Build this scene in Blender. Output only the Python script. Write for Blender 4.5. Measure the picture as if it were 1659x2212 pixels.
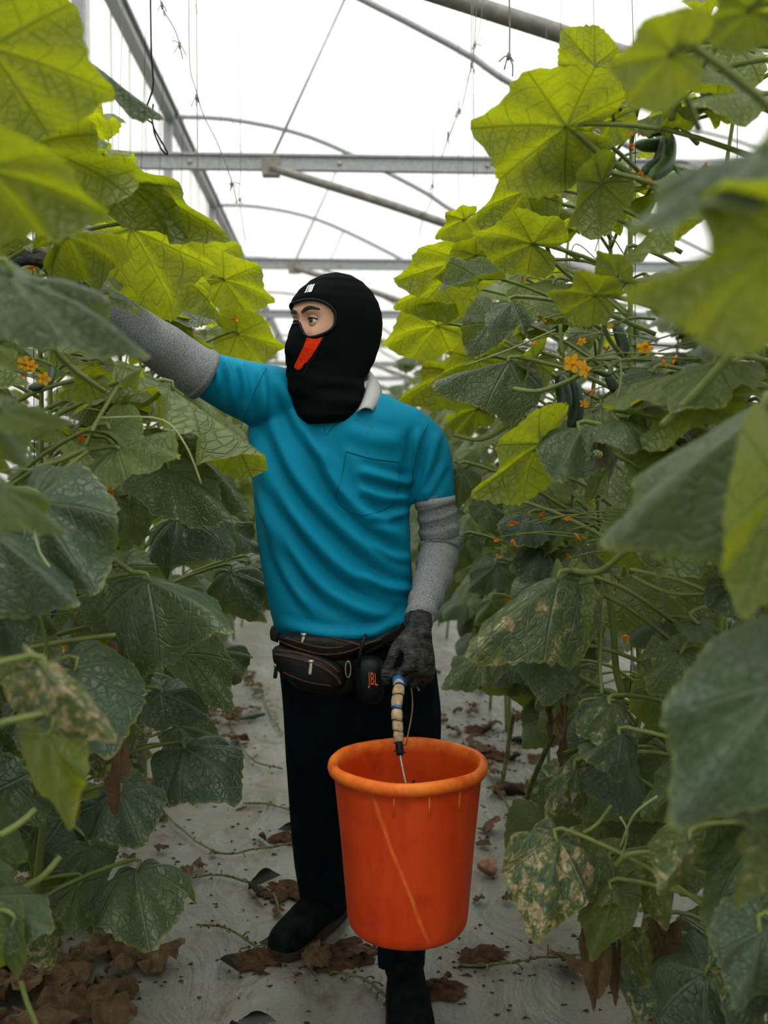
import bpy, bmesh, math, random
import numpy as np
from mathutils import Vector, Matrix, Euler
from mathutils.noise import noise as mnoise

for o in list(bpy.data.objects):
    bpy.data.objects.remove(o)
scene = bpy.context.scene
col = scene.collection
R = math.radians

# ------------------------------------------------------------------ camera
FPX = 2100.0                       # focal length in pixels of the 1659 x 2212 frame
CAM = Vector((0.0, 0.0, 1.253))
cam_d = bpy.data.cameras.new('camera')
cam = bpy.data.objects.new('camera', cam_d)
col.objects.link(cam)
cam_d.sensor_fit = 'VERTICAL'
cam_d.sensor_height = 36.0
cam_d.sensor_width = 27.0
cam_d.lens = FPX / 2212.0 * 36.0
cam_d.clip_start = 0.05
cam_d.clip_end = 300
YAW, PITCH = math.atan(94.5 / FPX), math.atan(106.0 / FPX)
cam.location = CAM
cam.rotation_euler = Euler((R(90) - PITCH, 0, -YAW), 'XYZ')
cam_d.dof.use_dof = True
cam_d.dof.focus_distance = 2.2
cam_d.dof.aperture_fstop = 3.2
scene.camera = cam
CR = cam.rotation_euler.to_matrix()
CRI = CR.inverted()

# ------------------------------------------------------------------ sky and exposure
world = bpy.data.worlds.new('overcast_sky')
scene.world = world
world.use_nodes = True
bgn = world.node_tree.nodes['Background']
# overcast sky: brightest overhead, falling smoothly to the horizon
wt_ = world.node_tree
tc_ = wt_.nodes.new('ShaderNodeTexCoord')
sx_ = wt_.nodes.new('ShaderNodeSeparateXYZ')
mr_ = wt_.nodes.new('ShaderNodeMapRange')
wt_.links.new(tc_.outputs['Generated'], sx_.inputs[0])
wt_.links.new(sx_.outputs[2], mr_.inputs[0])
mr_.inputs[1].default_value, mr_.inputs[2].default_value = 0.0, 1.0
mr_.inputs[3].default_value, mr_.inputs[4].default_value = 0.85, 3.9
wt_.links.new(mr_.outputs[0], bgn.inputs[1])
bgn.inputs[0].default_value = (1.0, 0.995, 0.975, 1)
sun_d = bpy.data.lights.new('veiled_sun', 'SUN')
sun_d.energy = 1.5
sun_d.angle = R(55)
sun_d.color = (1.0, 0.98, 0.94)
sun_o = bpy.data.objects.new('veiled_sun', sun_d)
col.objects.link(sun_o)
sun_o.rotation_euler = Euler((R(18), R(8), 0))
scene.view_settings.view_transform = 'Standard'
scene.view_settings.look = 'None'
scene.view_settings.gamma = 1.0
scene.view_settings.use_curve_mapping = False
scene.view_settings.exposure = -0.28
try:
    scene.cycles.max_bounces = 4
    scene.cycles.diffuse_bounces = 3
    scene.cycles.glossy_bounces = 1
    scene.cycles.transmission_bounces = 2
    scene.cycles.transparent_max_bounces = 8
    scene.cycles.adaptive_threshold = 0.08
    scene.cycles.adaptive_min_samples = 12
    scene.cycles.caustics_reflective = False
    scene.cycles.caustics_refractive = False
except Exception:
    pass


def P(u, v, Y):
    """Point of the place seen at pixel (u, v), at distance Y down the aisle."""
    d = CR @ Vector(((u - 829.5) / FPX, -(v - 1106.0) / FPX, -1.0))
    return CAM + d * (Y / d.y)


def proj(p):
    q = CRI @ (Vector(p) - CAM)
    if q.z > -0.05:
        return None
    return (829.5 + FPX * q.x / -q.z, 1106.0 - FPX * q.y / -q.z)


def S(px, Y):
    return px * Y / FPX


# ------------------------------------------------------------------ scene helpers
def tag(o, label=None, cat=None, group=None, kind=None):
    if label: o['label'] = label
    if cat: o['category'] = cat
    if group: o['group'] = group
    if kind: o['kind'] = kind
    return o


def link(name, me, parent=None, mat=None, smooth=True):
    o = bpy.data.objects.new(name, me)
    col.objects.link(o)
    if mat is not None and not me.materials:
        me.materials.append(mat)
    if smooth:
        me.polygons.foreach_set('use_smooth', [True] * len(me.polygons))
    if parent is not None:
        o.parent = parent
        o.matrix_parent_inverse = parent.matrix_basis.inverted()
    return o


def empty(name, loc, label=None, cat=None, group=None):
    o = bpy.data.objects.new(name, None)
    o.empty_display_size = 0.05
    col.objects.link(o)
    o.location = loc
    return tag(o, label, cat, group)


class MB:
    def __init__(s):
        s.v, s.f, s.mi = [], [], []

    def add(s, v, f, mi=0):
        b = len(s.v)
        s.v += [tuple(p) for p in v]
        s.f += [tuple(i + b for i in q) for q in f]
        s.mi += [mi] * len(f)
        return s

    def mesh(s, name, mats=()):
        me = bpy.data.meshes.new(name)
        me.from_pydata(s.v, [], s.f)
        for m in mats: me.materials.append(m)
        if any(s.mi): me.polygons.foreach_set('material_index', s.mi)
        me.update()
        return me

    def build(s, name, mat, parent=None, smooth=True):
        mats = mat if isinstance(mat, (list, tuple)) else [mat]
        return link(name, s.mesh(name, mats), parent, None, smooth)


def catmull(pts, n):
    pts = [Vector(p) for p in pts]
    if len(pts) < 3:
        return [pts[0].lerp(pts[-1], i / n) for i in range(n + 1)]
    out = []
    m = len(pts) - 1
    for i in range(n + 1):
        t = i / n * m
        k = min(int(t), m - 1)
        u = t - k
        p0, p1, p2, p3 = pts[max(k - 1, 0)], pts[k], pts[k + 1], pts[min(k + 2, m)]
        out.append(0.5 * ((2 * p1) + (p2 - p0) * u + (2 * p0 - 5 * p1 + 4 * p2 - p3) * u * u + (3 * p1 - p0 - 3 * p2 + p3) * u ** 3))
    return out


def lerp_list(vals, n):
    m = len(vals) - 1
    r = []
    for i in range(n + 1):
        t = i / n * m
        k = min(int(t), m - 1) if m else 0
        r.append(vals[k] + (vals[min(k + 1, m)] - vals[k]) * (t - k))
    return r


def tube(pts, rad, seg=8, n=None, caps=True, flat=None, side=None):
    """Tapered tube through pts; flat = second radius factor along the frame's side axis."""
    if n:
        c = catmull(pts, n)
        rs = lerp_list(rad, n) if isinstance(rad, (list, tuple)) else [rad] * (n + 1)
        fl = lerp_list(flat, n) if isinstance(flat, (list, tuple)) else [flat or 1.0] * (n + 1)
    else:
        c = [Vector(p) for p in pts]
        rs = list(rad) if isinstance(rad, (list, tuple)) else [rad] * len(c)
        fl = list(flat) if isinstance(flat, (list, tuple)) else [flat or 1.0] * len(c)
    v, f = [], []
    up = None
    for i, p in enumerate(c):
        t = (c[min(i + 1, len(c) - 1)] - c[max(i - 1, 0)])
        t = t.normalized() if t.length > 1e-9 else Vector((0, 0, 1))
        if side is not None:
            up = Vector(side) - t * t.dot(Vector(side))
            up.normalize()
        elif up is None:
            a = Vector((0, 0, 1)) if abs(t.z) < 0.9 else Vector((1, 0, 0))
            up = (a - t * a.dot(t)).normalized()
        else:
            up = up - t * up.dot(t)
            up = up.normalized() if up.length > 1e-6 else t.orthogonal().normalized()
        sd = t.cross(up)
        for k in range(seg):
            a = 2 * math.pi * k / seg
            v.append(p + up * (math.cos(a) * rs[i]) + sd * (math.sin(a) * rs[i] * fl[i]))
    for i in range(len(c) - 1):
        for k in range(seg):
            k2 = (k + 1) % seg
            f.append((i * seg + k, i * seg + k2, (i + 1) * seg + k2, (i + 1) * seg + k))
    if caps:
        f.append(tuple(range(seg - 1, -1, -1)))
        b = (len(c) - 1) * seg
        f.append(tuple(range(b, b + seg)))
    return v, f


def box(a, b):
    x0, y0, z0 = a
    x1, y1, z1 = b
    v = [(x0, y0, z0), (x1, y0, z0), (x1, y1, z0), (x0, y1, z0), (x0, y0, z1), (x1, y0, z1), (x1, y1, z1), (x0, y1, z1)]
    f = [(0, 3, 2, 1), (4, 5, 6, 7), (0, 1, 5, 4), (1, 2, 6, 5), (2, 3, 7, 6), (3, 0, 4, 7)]
    return v, f


def remeshed(mb, name, voxel, smooth_it=6, fac=0.5):
    """Union of everything in mb as one continuous surface."""
    me = mb.mesh(name + '_src')
    o = bpy.data.objects.new(name + '_src', me)
    col.objects.link(o)
    m = o.modifiers.new('r', 'REMESH')
    m.mode = 'VOXEL'
    m.voxel_size = voxel
    m.use_smooth_shade = True
    if smooth_it:
        s = o.modifiers.new('s', 'SMOOTH')
        s.iterations = smooth_it
        s.factor = fac
    dg = bpy.context.evaluated_depsgraph_get()
    dg.update()
    out = bpy.data.meshes.new_from_object(o.evaluated_get(dg))
    out.name = name
    bpy.data.objects.remove(o)
    bpy.data.meshes.remove(me)
    return out


# ------------------------------------------------------------------ materials
class NT:
    def __init__(s, name):
        s.m = bpy.data.materials.new(name)
        s.m.use_nodes = True
        s.t = s.m.node_tree
        s.t.nodes.clear()
        s.out = s.n('ShaderNodeOutputMaterial')

    def n(s, typ, **kw):
        nd = s.t.nodes.new(typ)
        for k, v in kw.items(): setattr(nd, k, v)
        return nd

    def l(s, a, b):
        s.t.links.new(a, b)

    def val(s, sock, v):
        if hasattr(v, 'default_value') or hasattr(v, 'links'):
            s.l(v, sock)
        else:
            sock.default_value = v

    def math(s, op, a, b=None, c=None, clamp=False):
        nd = s.n('ShaderNodeMath', operation=op, use_clamp=clamp)
        s.val(nd.inputs[0], a)
        if b is not None: s.val(nd.inputs[1], b)
        if c is not None: s.val(nd.inputs[2], c)
        return nd.outputs[0]

    def mix(s, fac, a, b):
        nd = s.n('ShaderNodeMix', data_type='RGBA')
        s.val(nd.inputs[0], fac)
        s.val(nd.inputs[6], a if hasattr(a, 'links') else (*a, 1) if len(a) == 3 else a)
        s.val(nd.inputs[7], b if hasattr(b, 'links') else (*b, 1) if len(b) == 3 else b)
        return nd.outputs[2]

    def noise(s, scale, detail=3, rough=0.5, vec=None, dist=0.0):
        nd = s.n('ShaderNodeTexNoise')
        nd.inputs['Scale'].default_value = scale
        nd.inputs['Detail'].default_value = detail
        nd.inputs['Roughness'].default_value = rough
        nd.inputs['Distortion'].default_value = dist
        if vec is not None: s.l(vec, nd.inputs['Vector'])
        return nd

    def ramp(s, fac, lo, hi):
        nd = s.n('ShaderNodeMapRange', clamp=True)
        s.val(nd.inputs[0], fac)
        nd.inputs[1].default_value = lo
        nd.inputs[2].default_value = hi
        return nd.outputs[0]

    def coord(s, which='Object'):
        return s.n('ShaderNodeTexCoord').outputs[which]

    def mapping(s, vec, scale=(1, 1, 1), loc=(0, 0, 0)):
        nd = s.n('ShaderNodeMapping')
        s.l(vec, nd.inputs[0])
        nd.inputs['Scale'].default_value = scale
        s.val(nd.inputs['Location'], loc)
        return nd.outputs[0]

    def attr(s, name, typ='OBJECT'):
        nd = s.n('ShaderNodeAttribute', attribute_type=typ, attribute_name=name)
        return nd.outputs['Fac']

    def bump(s, h, strength=0.3, dist=0.01):
        nd = s.n('ShaderNodeBump')
        nd.inputs['Strength'].default_value = strength
        nd.inputs['Distance'].default_value = dist
        s.l(h, nd.inputs['Height'])
        return nd.outputs[0]

    def principled(s, color, rough=0.6, spec=0.3, normal=None, metallic=0.0, **kw):
        nd = s.n('ShaderNodeBsdfPrincipled')
        s.val(nd.inputs['Base Color'], color if hasattr(color, 'links') else (*color, 1))
        s.val(nd.inputs['Roughness'], rough)
        s.val(nd.inputs['Specular IOR Level'], spec)
        s.val(nd.inputs['Metallic'], metallic)
        for k, v in kw.items(): s.val(nd.inputs[k.replace('_', ' ')], v)
        if normal is not None: s.l(normal, nd.inputs['Normal'])
        return nd.outputs[0]

    def done(s, sh):
        s.l(sh, s.out.inputs[0])
        return s.m


def simple(name, colr, rough=0.6, spec=0.3, var=0.15, scale=12, bump=0.0, bscale=60, metallic=0.0, which='Object'):
    t = NT(name)
    vec = t.coord(which)
    n = t.noise(scale, 4, 0.6, vec)
    lo = tuple(c * (1 - var) for c in colr)
    hi = tuple(min(1, c * (1 + var)) for c in colr)
    c = t.mix(t.ramp(n.outputs[0], 0.3, 0.7), lo, hi)
    nm = None
    if bump:
        nm = t.bump(t.noise(bscale, 3, 0.6, vec).outputs[0], bump, 0.004)
    return t.done(t.principled(c, rough, spec, nm, metallic))


def leaf_material(name, dry=False):
    t = NT(name)
    uv = t.coord('UV')
    sep = t.n('ShaderNodeSeparateXYZ')
    t.l(uv, sep.inputs[0])
    x = t.math('DIVIDE', t.math('SUBTRACT', sep.outputs[0], 0.5), 0.36)
    y = t.math('DIVIDE', t.math('SUBTRACT', sep.outputs[1], 0.5), 0.36)
    ay = t.math('ABSOLUTE', y)
    r = t.math('SQRT', t.math('ADD', t.math('MULTIPLY', x, x), t.math('MULTIPLY', y, y)))
    rnd = t.n('ShaderNodeObjectInfo').outputs['Random']
    off = t.n('ShaderNodeCombineXYZ')
    t.l(t.math('MULTIPLY', rnd, 37.0), off.inputs[0])
    t.l(t.math('MULTIPLY', rnd, 91.0), off.inputs[1])
    vec = t.mapping(uv, (1, 1, 1), off.outputs[0])
    # main veins: rays from the petiole at 0, 48, 100 and 142 degrees
    dmin = None
    for a in (0, 48, 100, 142):
        ca, sa = math.cos(R(a)), math.sin(R(a))
        along = t.math('ADD', t.math('MULTIPLY', x, ca), t.math('MULTIPLY', ay, sa))
        cross = t.math('ABSOLUTE', t.math('SUBTRACT', t.math('MULTIPLY', x, sa), t.math('MULTIPLY', ay, ca)))
        cross = t.math('ADD', cross, t.math('MULTIPLY', t.math('LESS_THAN', along, 0.0), 1.0))
        dmin = cross if dmin is None else t.math('MINIMUM', dmin, cross)
    width = t.math('SUBTRACT', 0.030, t.math('MULTIPLY', r, 0.020))
    vein = t.math('SUBTRACT', 1.0, t.math('DIVIDE', dmin, width), clamp=True)
    # side veins leave the main ones at a slant
    w = t.math('ADD', t.math('MULTIPLY', r, 34.0), t.math('MULTIPLY', dmin, -26.0))
    w = t.math('ADD', w, t.math('MULTIPLY', t.noise(4, 0, 0.5, vec).outputs[0], 5.0))
    side = t.ramp(t.math('SINE', w), 0.93, 1.0)
    vo = t.n('ShaderNodeTexVoronoi', feature='DISTANCE_TO_EDGE')
    vo.inputs['Scale'].default_value = 33
    t.l(vec, vo.inputs['Vector'])
    net = t.math('SUBTRACT', 1.0, t.ramp(vo.outputs[0], 0.0, 0.09))
    veins = t.math('MAXIMUM', vein, t.math('MAXIMUM', t.math('MULTIPLY', side, 0.7), t.math('MULTIPLY', net, 0.38)))
    mott = t.noise(7, 2, 0.6, vec).outputs[0]
    fine = t.noise(60, 1, 0.6, vec).outputs[0]
    age = t.attr('age')
    blight = t.attr('blight')
    if dry:
        base = t.mix(t.ramp(mott, 0.3, 0.7), (0.050, 0.032, 0.018), (0.20, 0.135, 0.075))
        base = t.mix(t.ramp(rnd, 0.2, 1.0), base, (0.12, 0.075, 0.040))
        base = t.mix(t.math('MULTIPLY', veins, 0.4), base, (0.07, 0.035, 0.015))
        nm = t.bump(t.math('ADD', t.math('MULTIPLY', veins, -0.5), fine), 0.6, 0.006)
        pr = t.principled(base, 0.85, 0.15, nm)
        tr = t.n('ShaderNodeBsdfTranslucent')
        t.l(base, tr.inputs[0])
        mx = t.n('ShaderNodeMixShader')
        mx.inputs[0].default_value = 0.2
        t.l(pr, mx.inputs[1]); t.l(tr.outputs[0], mx.inputs[2])
        return t.done(mx.outputs[0])
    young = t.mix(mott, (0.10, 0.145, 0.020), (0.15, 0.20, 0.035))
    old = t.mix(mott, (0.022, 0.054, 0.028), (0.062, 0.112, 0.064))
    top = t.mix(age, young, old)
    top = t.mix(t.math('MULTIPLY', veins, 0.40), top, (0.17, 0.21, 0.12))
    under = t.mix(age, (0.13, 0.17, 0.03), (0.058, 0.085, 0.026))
    under = t.mix(t.math('MULTIPLY', veins, 0.5), under, (0.085, 0.12, 0.03))
    back = t.n('ShaderNodeNewGeometry').outputs['Backfacing']
    base = t.mix(back, top, under)
    thru = t.mix(age, (0.54, 0.60, 0.008), (0.085, 0.125, 0.006))
    thru = t.mix(t.math('MULTIPLY', t.ramp(mott, 0.35, 0.75), 0.35), thru, (0.26, 0.34, 0.008))
    thru = t.mix(t.math('MULTIPLY', veins, 0.75), thru, (0.11, 0.16, 0.004))
    # blight: pale dead patches between the veins with yellow halos
    bn = t.noise(19, 3, 0.7, vec, 0.8).outputs[0]
    thr = t.math('SUBTRACT', 0.84, t.math('MULTIPLY', blight, 0.38))
    edge = t.ramp(r, 0.55, 1.05)
    bn = t.math('ADD', bn, t.math('MULTIPLY', t.math('MULTIPLY', edge, edge), t.math('MULTIPLY', blight, 0.10)))
    dead = t.ramp(t.math('SUBTRACT', bn, thr), 0.0, 0.035)
    halo = t.ramp(t.math('SUBTRACT', bn, thr), -0.10, 0.0)
    rim = t.attr('rim', 'GEOMETRY')
    base = t.mix(t.math('MULTIPLY', rim, 0.6), base, (0.24, 0.25, 0.05))
    base = t.mix(t.math('MULTIPLY', halo, 0.55), base, (0.22, 0.23, 0.045))
    base = t.mix(t.math('MULTIPLY', dead, 0.95), base, t.mix(fine, (0.26, 0.16, 0.07), (0.60, 0.52, 0.34)))
    thru = t.mix(t.math('MULTIPLY', halo, 0.4), thru, (0.55, 0.52, 0.02))
    thru = t.mix(t.math('MULTIPLY', dead, 0.9), thru, (0.30, 0.17, 0.05))
    h = t.math('ADD', t.math('MULTIPLY', veins, -0.8), t.math('MULTIPLY', fine, 0.25))
    h = t.math('ADD', h, t.math('MULTIPLY', t.noise(16, 1, 0.5, vec).outputs[0], 0.5))
    nm = t.bump(h, 0.6, 0.011)
    pr = t.principled(base, 0.40, 0.65, nm)
    tr = t.n('ShaderNodeBsdfTranslucent')
    t.l(thru, tr.inputs[0])
    mx = t.n('ShaderNodeMixShader')
    t.l(t.math('SUBTRACT', 0.48, t.math('MULTIPLY', age, 0.16)), mx.inputs[0])
    t.l(pr, mx.inputs[1]); t.l(tr.outputs[0], mx.inputs[2])
    return t.done(mx.outputs[0])


def translucent_simple(name, colr, thru, fac=0.4, rough=0.5, scale=30):
    t = NT(name)
    n = t.noise(scale, 3, 0.6, t.coord('Object'))
    c = t.mix(t.ramp(n.outputs[0], 0.3, 0.7), tuple(v * 0.75 for v in colr), colr)
    pr = t.principled(c, rough, 0.3)
    tr = t.n('ShaderNodeBsdfTranslucent')
    tr.inputs[0].default_value = (*thru, 1)
    mx = t.n('ShaderNodeMixShader')
    mx.inputs[0].default_value = fac
    t.l(pr, mx.inputs[1]); t.l(tr.outputs[0], mx.inputs[2])
    return t.done(mx.outputs[0])


def film_material(name, clear, tint, stain=False):
    t = NT(name)
    vec = t.coord('Object')
    st = t.noise(0.7, 3, 0.5, t.mapping(vec, (1.0, 2.0, 0.25))).outputs[0]
    c = t.mix(st, tuple(v * 0.93 for v in tint), tint)
    if stain:
        s2 = t.ramp(t.noise(1.4, 4, 0.6, t.mapping(vec, (1, 1.2, 0.15))).outputs[0], 0.60, 0.75)
        c = t.mix(t.math('MULTIPLY', s2, 0.55), c, (0.95, 0.72, 0.42))
    tp = t.n('ShaderNodeBsdfTransparent')
    t.l(c, tp.inputs[0])
    tl = t.n('ShaderNodeBsdfTranslucent')
    tl.inputs[0].default_value = (*tint, 1)
    df = t.n('ShaderNodeBsdfDiffuse')
    df.inputs[0].default_value = (*tint, 1)
    m1 = t.n('ShaderNodeMixShader')
    m1.inputs[0].default_value = 0.45
    t.l(tl.outputs[0], m1.inputs[1]); t.l(df.outputs[0], m1.inputs[2])
    m2 = t.n('ShaderNodeMixShader')
    m2.inputs[0].default_value = clear
    t.l(m1.outputs[0], m2.inputs[1]); t.l(tp.outputs[0], m2.inputs[2])
    return t.done(m2.outputs[0])


def ground_material():
    t = NT('grey_mulch_film')
    vec = t.coord('Object')
    big = t.noise(1.6, 5, 0.6, vec).outputs[0]
    mid = t.noise(7, 5, 0.65, vec, 0.4).outputs[0]
    fine = t.noise(90, 3, 0.6, vec).outputs[0]
    c = t.mix(t.ramp(big, 0.35, 0.65), (0.092, 0.098, 0.074), (0.172, 0.176, 0.152))
    c = t.mix(t.math('MULTIPLY', t.ramp(mid, 0.42, 0.60), 0.6), c, (0.125, 0.108, 0.070))
    c = t.mix(t.math('MULTIPLY', t.ramp(mid, 0.58, 0.69), 0.85), c, (0.062, 0.038, 0.02))
    sp = t.n('ShaderNodeTexVoronoi')
    sp.inputs['Scale'].default_value = 24
    t.l(vec, sp.inputs['Vector'])
    c = t.mix(t.math('MULTIPLY', t.math('LESS_THAN', sp.outputs[0], 0.09), 0.7), c, (0.06, 0.04, 0.02))
    c = t.mix(t.math('MULTIPLY', fine, 0.2), c, (0.27, 0.265, 0.23))
    wr = t.noise(5, 4, 0.55, t.mapping(vec, (1, 0.55, 1)), 1.2).outputs[0]
    nm = t.bump(t.math('ADD', wr, t.math('MULTIPLY', fine, 0.08)), 0.8, 0.04)
    return t.done(t.principled(c, 0.45, 0.4, nm))


def bucket_material():
    t = NT('orange_plastic')
    vec = t.coord('Object')
    sep = t.n('ShaderNodeSeparateXYZ')
    t.l(vec, sep.inputs[0])
    streak = t.noise(22, 4, 0.6, t.mapping(vec, (1, 1, 0.10))).outputs[0]
    scuff = t.noise(14, 5, 0.65, vec).outputs[0]
    c = t.mix(t.ramp(streak, 0.35, 0.65), (0.50, 0.032, 0.003), (0.60, 0.052, 0.004))
    c = t.mix(t.math('MULTIPLY', t.ramp(scuff, 0.52, 0.74), 0.6), c, (0.24, 0.016, 0.004))
    c = t.mix(t.math('MULTIPLY', t.ramp(t.noise(3.2, 3, 0.5, t.mapping(vec, (1, 1, 1), (3, 1, 7))).outputs[0], 0.5, 0.75), 0.3), c, (0.66, 0.095, 0.010))
    # the sun-bleached rim
    rim = t.ramp(sep.outputs[2], 0.330, 0.346)
    c = t.mix(t.math('MULTIPLY', rim, t.ramp(scuff, 0.72, 0.35)), c, (0.80, 0.20, 0.02))
    # the long pale scrape down the front
    zz = sep.outputs[2]
    line = t.math('SUBTRACT', sep.outputs[0], t.math('ADD', 0.036, t.math('MULTIPLY', t.math('SUBTRACT', zz, 0.02), -0.375)))
    line = t.math('ADD', line, t.math('MULTIPLY', t.math('SUBTRACT', t.noise(9, 2, 0.5, vec).outputs[0], 0.5), 0.012))
    band = t.math('SUBTRACT', 1.0, t.math('DIVIDE', t.math('ABSOLUTE', line), 0.006), clamp=True)
    front = t.math('LESS_THAN', sep.outputs[1], -0.05)
    lim = t.math('MULTIPLY', t.ramp(zz, 0.015, 0.05), t.ramp(zz, 0.332, 0.315))
    outer = t.math('GREATER_THAN', t.math('SQRT', t.math('ADD', t.math('MULTIPLY', sep.outputs[0], sep.outputs[0]), t.math('MULTIPLY', sep.outputs[1], sep.outputs[1]))), t.math('ADD', 0.1208, t.math('MULTIPLY', zz, 0.0896)))
    k = t.math('MULTIPLY', t.math('MULTIPLY', band, front), t.math('MULTIPLY', lim, outer))
    k = t.math('MULTIPLY', k, t.ramp(t.noise(30, 4, 0.7, vec).outputs[0], 0.25, 0.6))
    c = t.mix(t.math('MULTIPLY', k, 0.62), c, (0.80, 0.24, 0.045))
    nm = t.bump(t.noise(60, 3, 0.6, vec).outputs[0], 0.12, 0.003)
    pr = t.principled(c, 0.5, 0.25, nm)
    return t.done(pr)


def knit_material(name, dark, light, scale=420):
    t = NT(name)
    vec = t.coord('Object')
    n = t.noise(scale, 2, 0.7, vec).outputs[0]
    big = t.noise(16, 3, 0.5, vec).outputs[0]
    c = t.mix(t.ramp(n, 0.35, 0.65), dark, light)
    c = t.mix(t.math('MULTIPLY', t.ramp(big, 0.4, 0.7), 0.25), c, dark)
    nm = t.bump(n, 0.35, 0.002)
    return t.done(t.principled(c, 0.95, 0.04, nm))


def shirt_material():
    t = NT('teal_polo_cloth')
    vec = t.coord('Object')
    n = t.noise(7, 3, 0.5, vec).outputs[0]
    c = t.mix(n, (0.0, 0.165, 0.275), (0.0, 0.205, 0.335))
    d = t.noise(26, 5, 0.7, vec).outputs[0]
    m = t.noise(5, 2, 0.5, t.mapping(vec, (1, 1, 1), (4.2, 1, 2))).outputs[0]
    spots = t.math('MULTIPLY', t.ramp(d, 0.60, 0.68), t.ramp(m, 0.5, 0.62))
    c = t.mix(t.math('MULTIPLY', spots, 0.4), c, (0.01, 0.07, 0.09))
    nm = t.bump(t.noise(500, 2, 0.6, vec).outputs[0], 0.08, 0.002)
    return t.done(t.principled(c, 0.7, 0.10, nm, 0.0))


def glove_material():
    t = NT('dusty_rubber_glove')
    vec = t.coord('Object')
    n = t.noise(55, 4, 0.65, vec).outputs[0]
    w = t.noise(24, 3, 0.5, t.mapping(vec, (1, 1, 4)), 1.0).outputs[0]
    c = t.mix(t.ramp(n, 0.40, 0.75), (0.009, 0.013, 0.013), (0.070, 0.066, 0.056))
    nm = t.bump(w, 0.7, 0.012)
    return t.done(t.principled(c, 0.6, 0.12, nm))


M = {}
M['leaf'] = leaf_material('cucumber_leaf')
M['dry'] = leaf_material('dry_leaf', True)
M['stem'] = translucent_simple('green_stem', (0.19, 0.24, 0.065), (0.28, 0.35, 0.05), 0.2)
M['oldstem'] = simple('brown_vine', (0.10, 0.105, 0.04), 0.8, 0.2, 0.5, 60, 0.5, 120)
M['tendril'] = translucent_simple('pale_tendril', (0.40, 0.46, 0.20), (0.4, 0.5, 0.1), 0.3)
M['flower'] = translucent_simple('yellow_flower', (0.80, 0.40, 0.015), (0.95, 0.45, 0.01), 0.45, 0.6)
M['wilted'] = translucent_simple('orange_wilted_flower', (0.78, 0.27, 0.02), (0.9, 0.33, 0.02), 0.35, 0.7)
M['cucumber'] = simple('cucumber_skin', (0.016, 0.042, 0.014), 0.35, 0.5, 0.45, 40, 0.3, 150)
M['young_cucumber'] = simple('young_cucumber_skin', (0.05, 0.095, 0.028), 0.45, 0.4, 0.4, 60, 0.4, 160)
M['twine'] = simple('twine', (0.16, 0.17, 0.15), 0.9, 0.1)
M['blacktwine'] = simple('black_twine', (0.012, 0.014, 0.013), 0.8, 0.1)
M['steel'] = simple('galvanised_steel', (0.30, 0.315, 0.32), 0.5, 0.5, 0.22, 40, 0.15, 80, 0.55)
M['pipe'] = simple('weathered_pipe', (0.20, 0.19, 0.165), 0.6, 0.4, 0.3, 18, 0.1, 60, 0.3)
M['film'] = film_material('roof_film', 0.80, (0.96, 0.965, 0.955))
M['wallfilm'] = film_material('wall_film', 0.74, (0.97, 0.965, 0.935), True)
M['ground'] = ground_material()
M['soil'] = simple('brown_soil', (0.055, 0.030, 0.016), 0.95, 0.1, 0.6, 60, 1.0, 90)
M['blackfilm'] = simple('black_film_underside', (0.012, 0.011, 0.010), 0.5, 0.4)
M['bucket'] = bucket_material()
M['shirt'] = shirt_material()
M['seam'] = simple('shirt_seam', (0.002, 0.105, 0.160), 0.8, 0.1)
M['collar'] = simple('grey_collar_knit', (0.40, 0.40, 0.39), 0.9, 0.1, 0.12, 200, 0.3, 500)
M['sleeve'] = knit_material('grey_knit_sleeve', (0.10, 0.108, 0.115), (0.31, 0.325, 0.335))
M['cuffknit'] = knit_material('pale_grey_cuff', (0.20, 0.21, 0.21), (0.36, 0.37, 0.37))
M['glove'] = glove_material()
M['hood'] = knit_material('black_balaclava', (0.0018, 0.0030, 0.0028), (0.0050, 0.0066, 0.0060), 300)
M['hoodtrim'] = simple('black_binding', (0.004, 0.006, 0.006), 0.7, 0.2)
M['red'] = knit_material('red_mesh_panel', (0.42, 0.012, 0.004), (0.62, 0.045, 0.006), 260)
M['white'] = simple('white_print', (0.75, 0.76, 0.76), 0.8, 0.1)
M['trousers'] = simple('dark_navy_trousers', (0.0016, 0.0060, 0.0092), 0.9, 0.06, 0.25, 14, 0.15, 200)
M['shoe'] = simple('worn_black_boot', (0.0045, 0.0065, 0.0068), 0.85, 0.04, 0.7, 30, 0.3, 120)
M['sole'] = simple('muddy_sole', (0.035, 0.023, 0.015), 0.9, 0.1, 0.5, 40)
M['skin'] = simple('skin', (0.56, 0.315, 0.215), 0.55, 0.3, 0.10, 30)
M['eyewhite'] = simple('eye_white', (0.62, 0.60, 0.58), 0.25, 0.5, 0.03)
M['iris'] = simple('dark_iris', (0.012, 0.007, 0.005), 0.15, 0.6)
M['hair'] = simple('dark_brow_hair', (0.030, 0.018, 0.012), 0.8, 0.2, 0.4, 300)
M['bag'] = simple('worn_black_leather', (0.0065, 0.0070, 0.0065), 0.5, 0.16, 0.6, 40, 0.4, 160)
M['zip'] = simple('brown_zip_tape', (0.055, 0.028, 0.018), 0.75, 0.2, 0.5, 160, 0.6, 400)
M['metal'] = simple('dull_zip_metal', (0.42, 0.40, 0.34), 0.35, 0.6, 0.3, 80, 0, 1, 0.8)
M['rubber'] = simple('black_rubber', (0.0025, 0.0055, 0.0065), 0.4, 0.16, 0.2, 60, 0.2, 500)
M['orange'] = simple('orange_print', (0.60, 0.12, 0.03), 0.7, 0.2)
M['bluetape'] = simple('blue_tape', (0.004, 0.10, 0.30), 0.5, 0.4, 0.3, 60, 0.5, 90)
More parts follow.
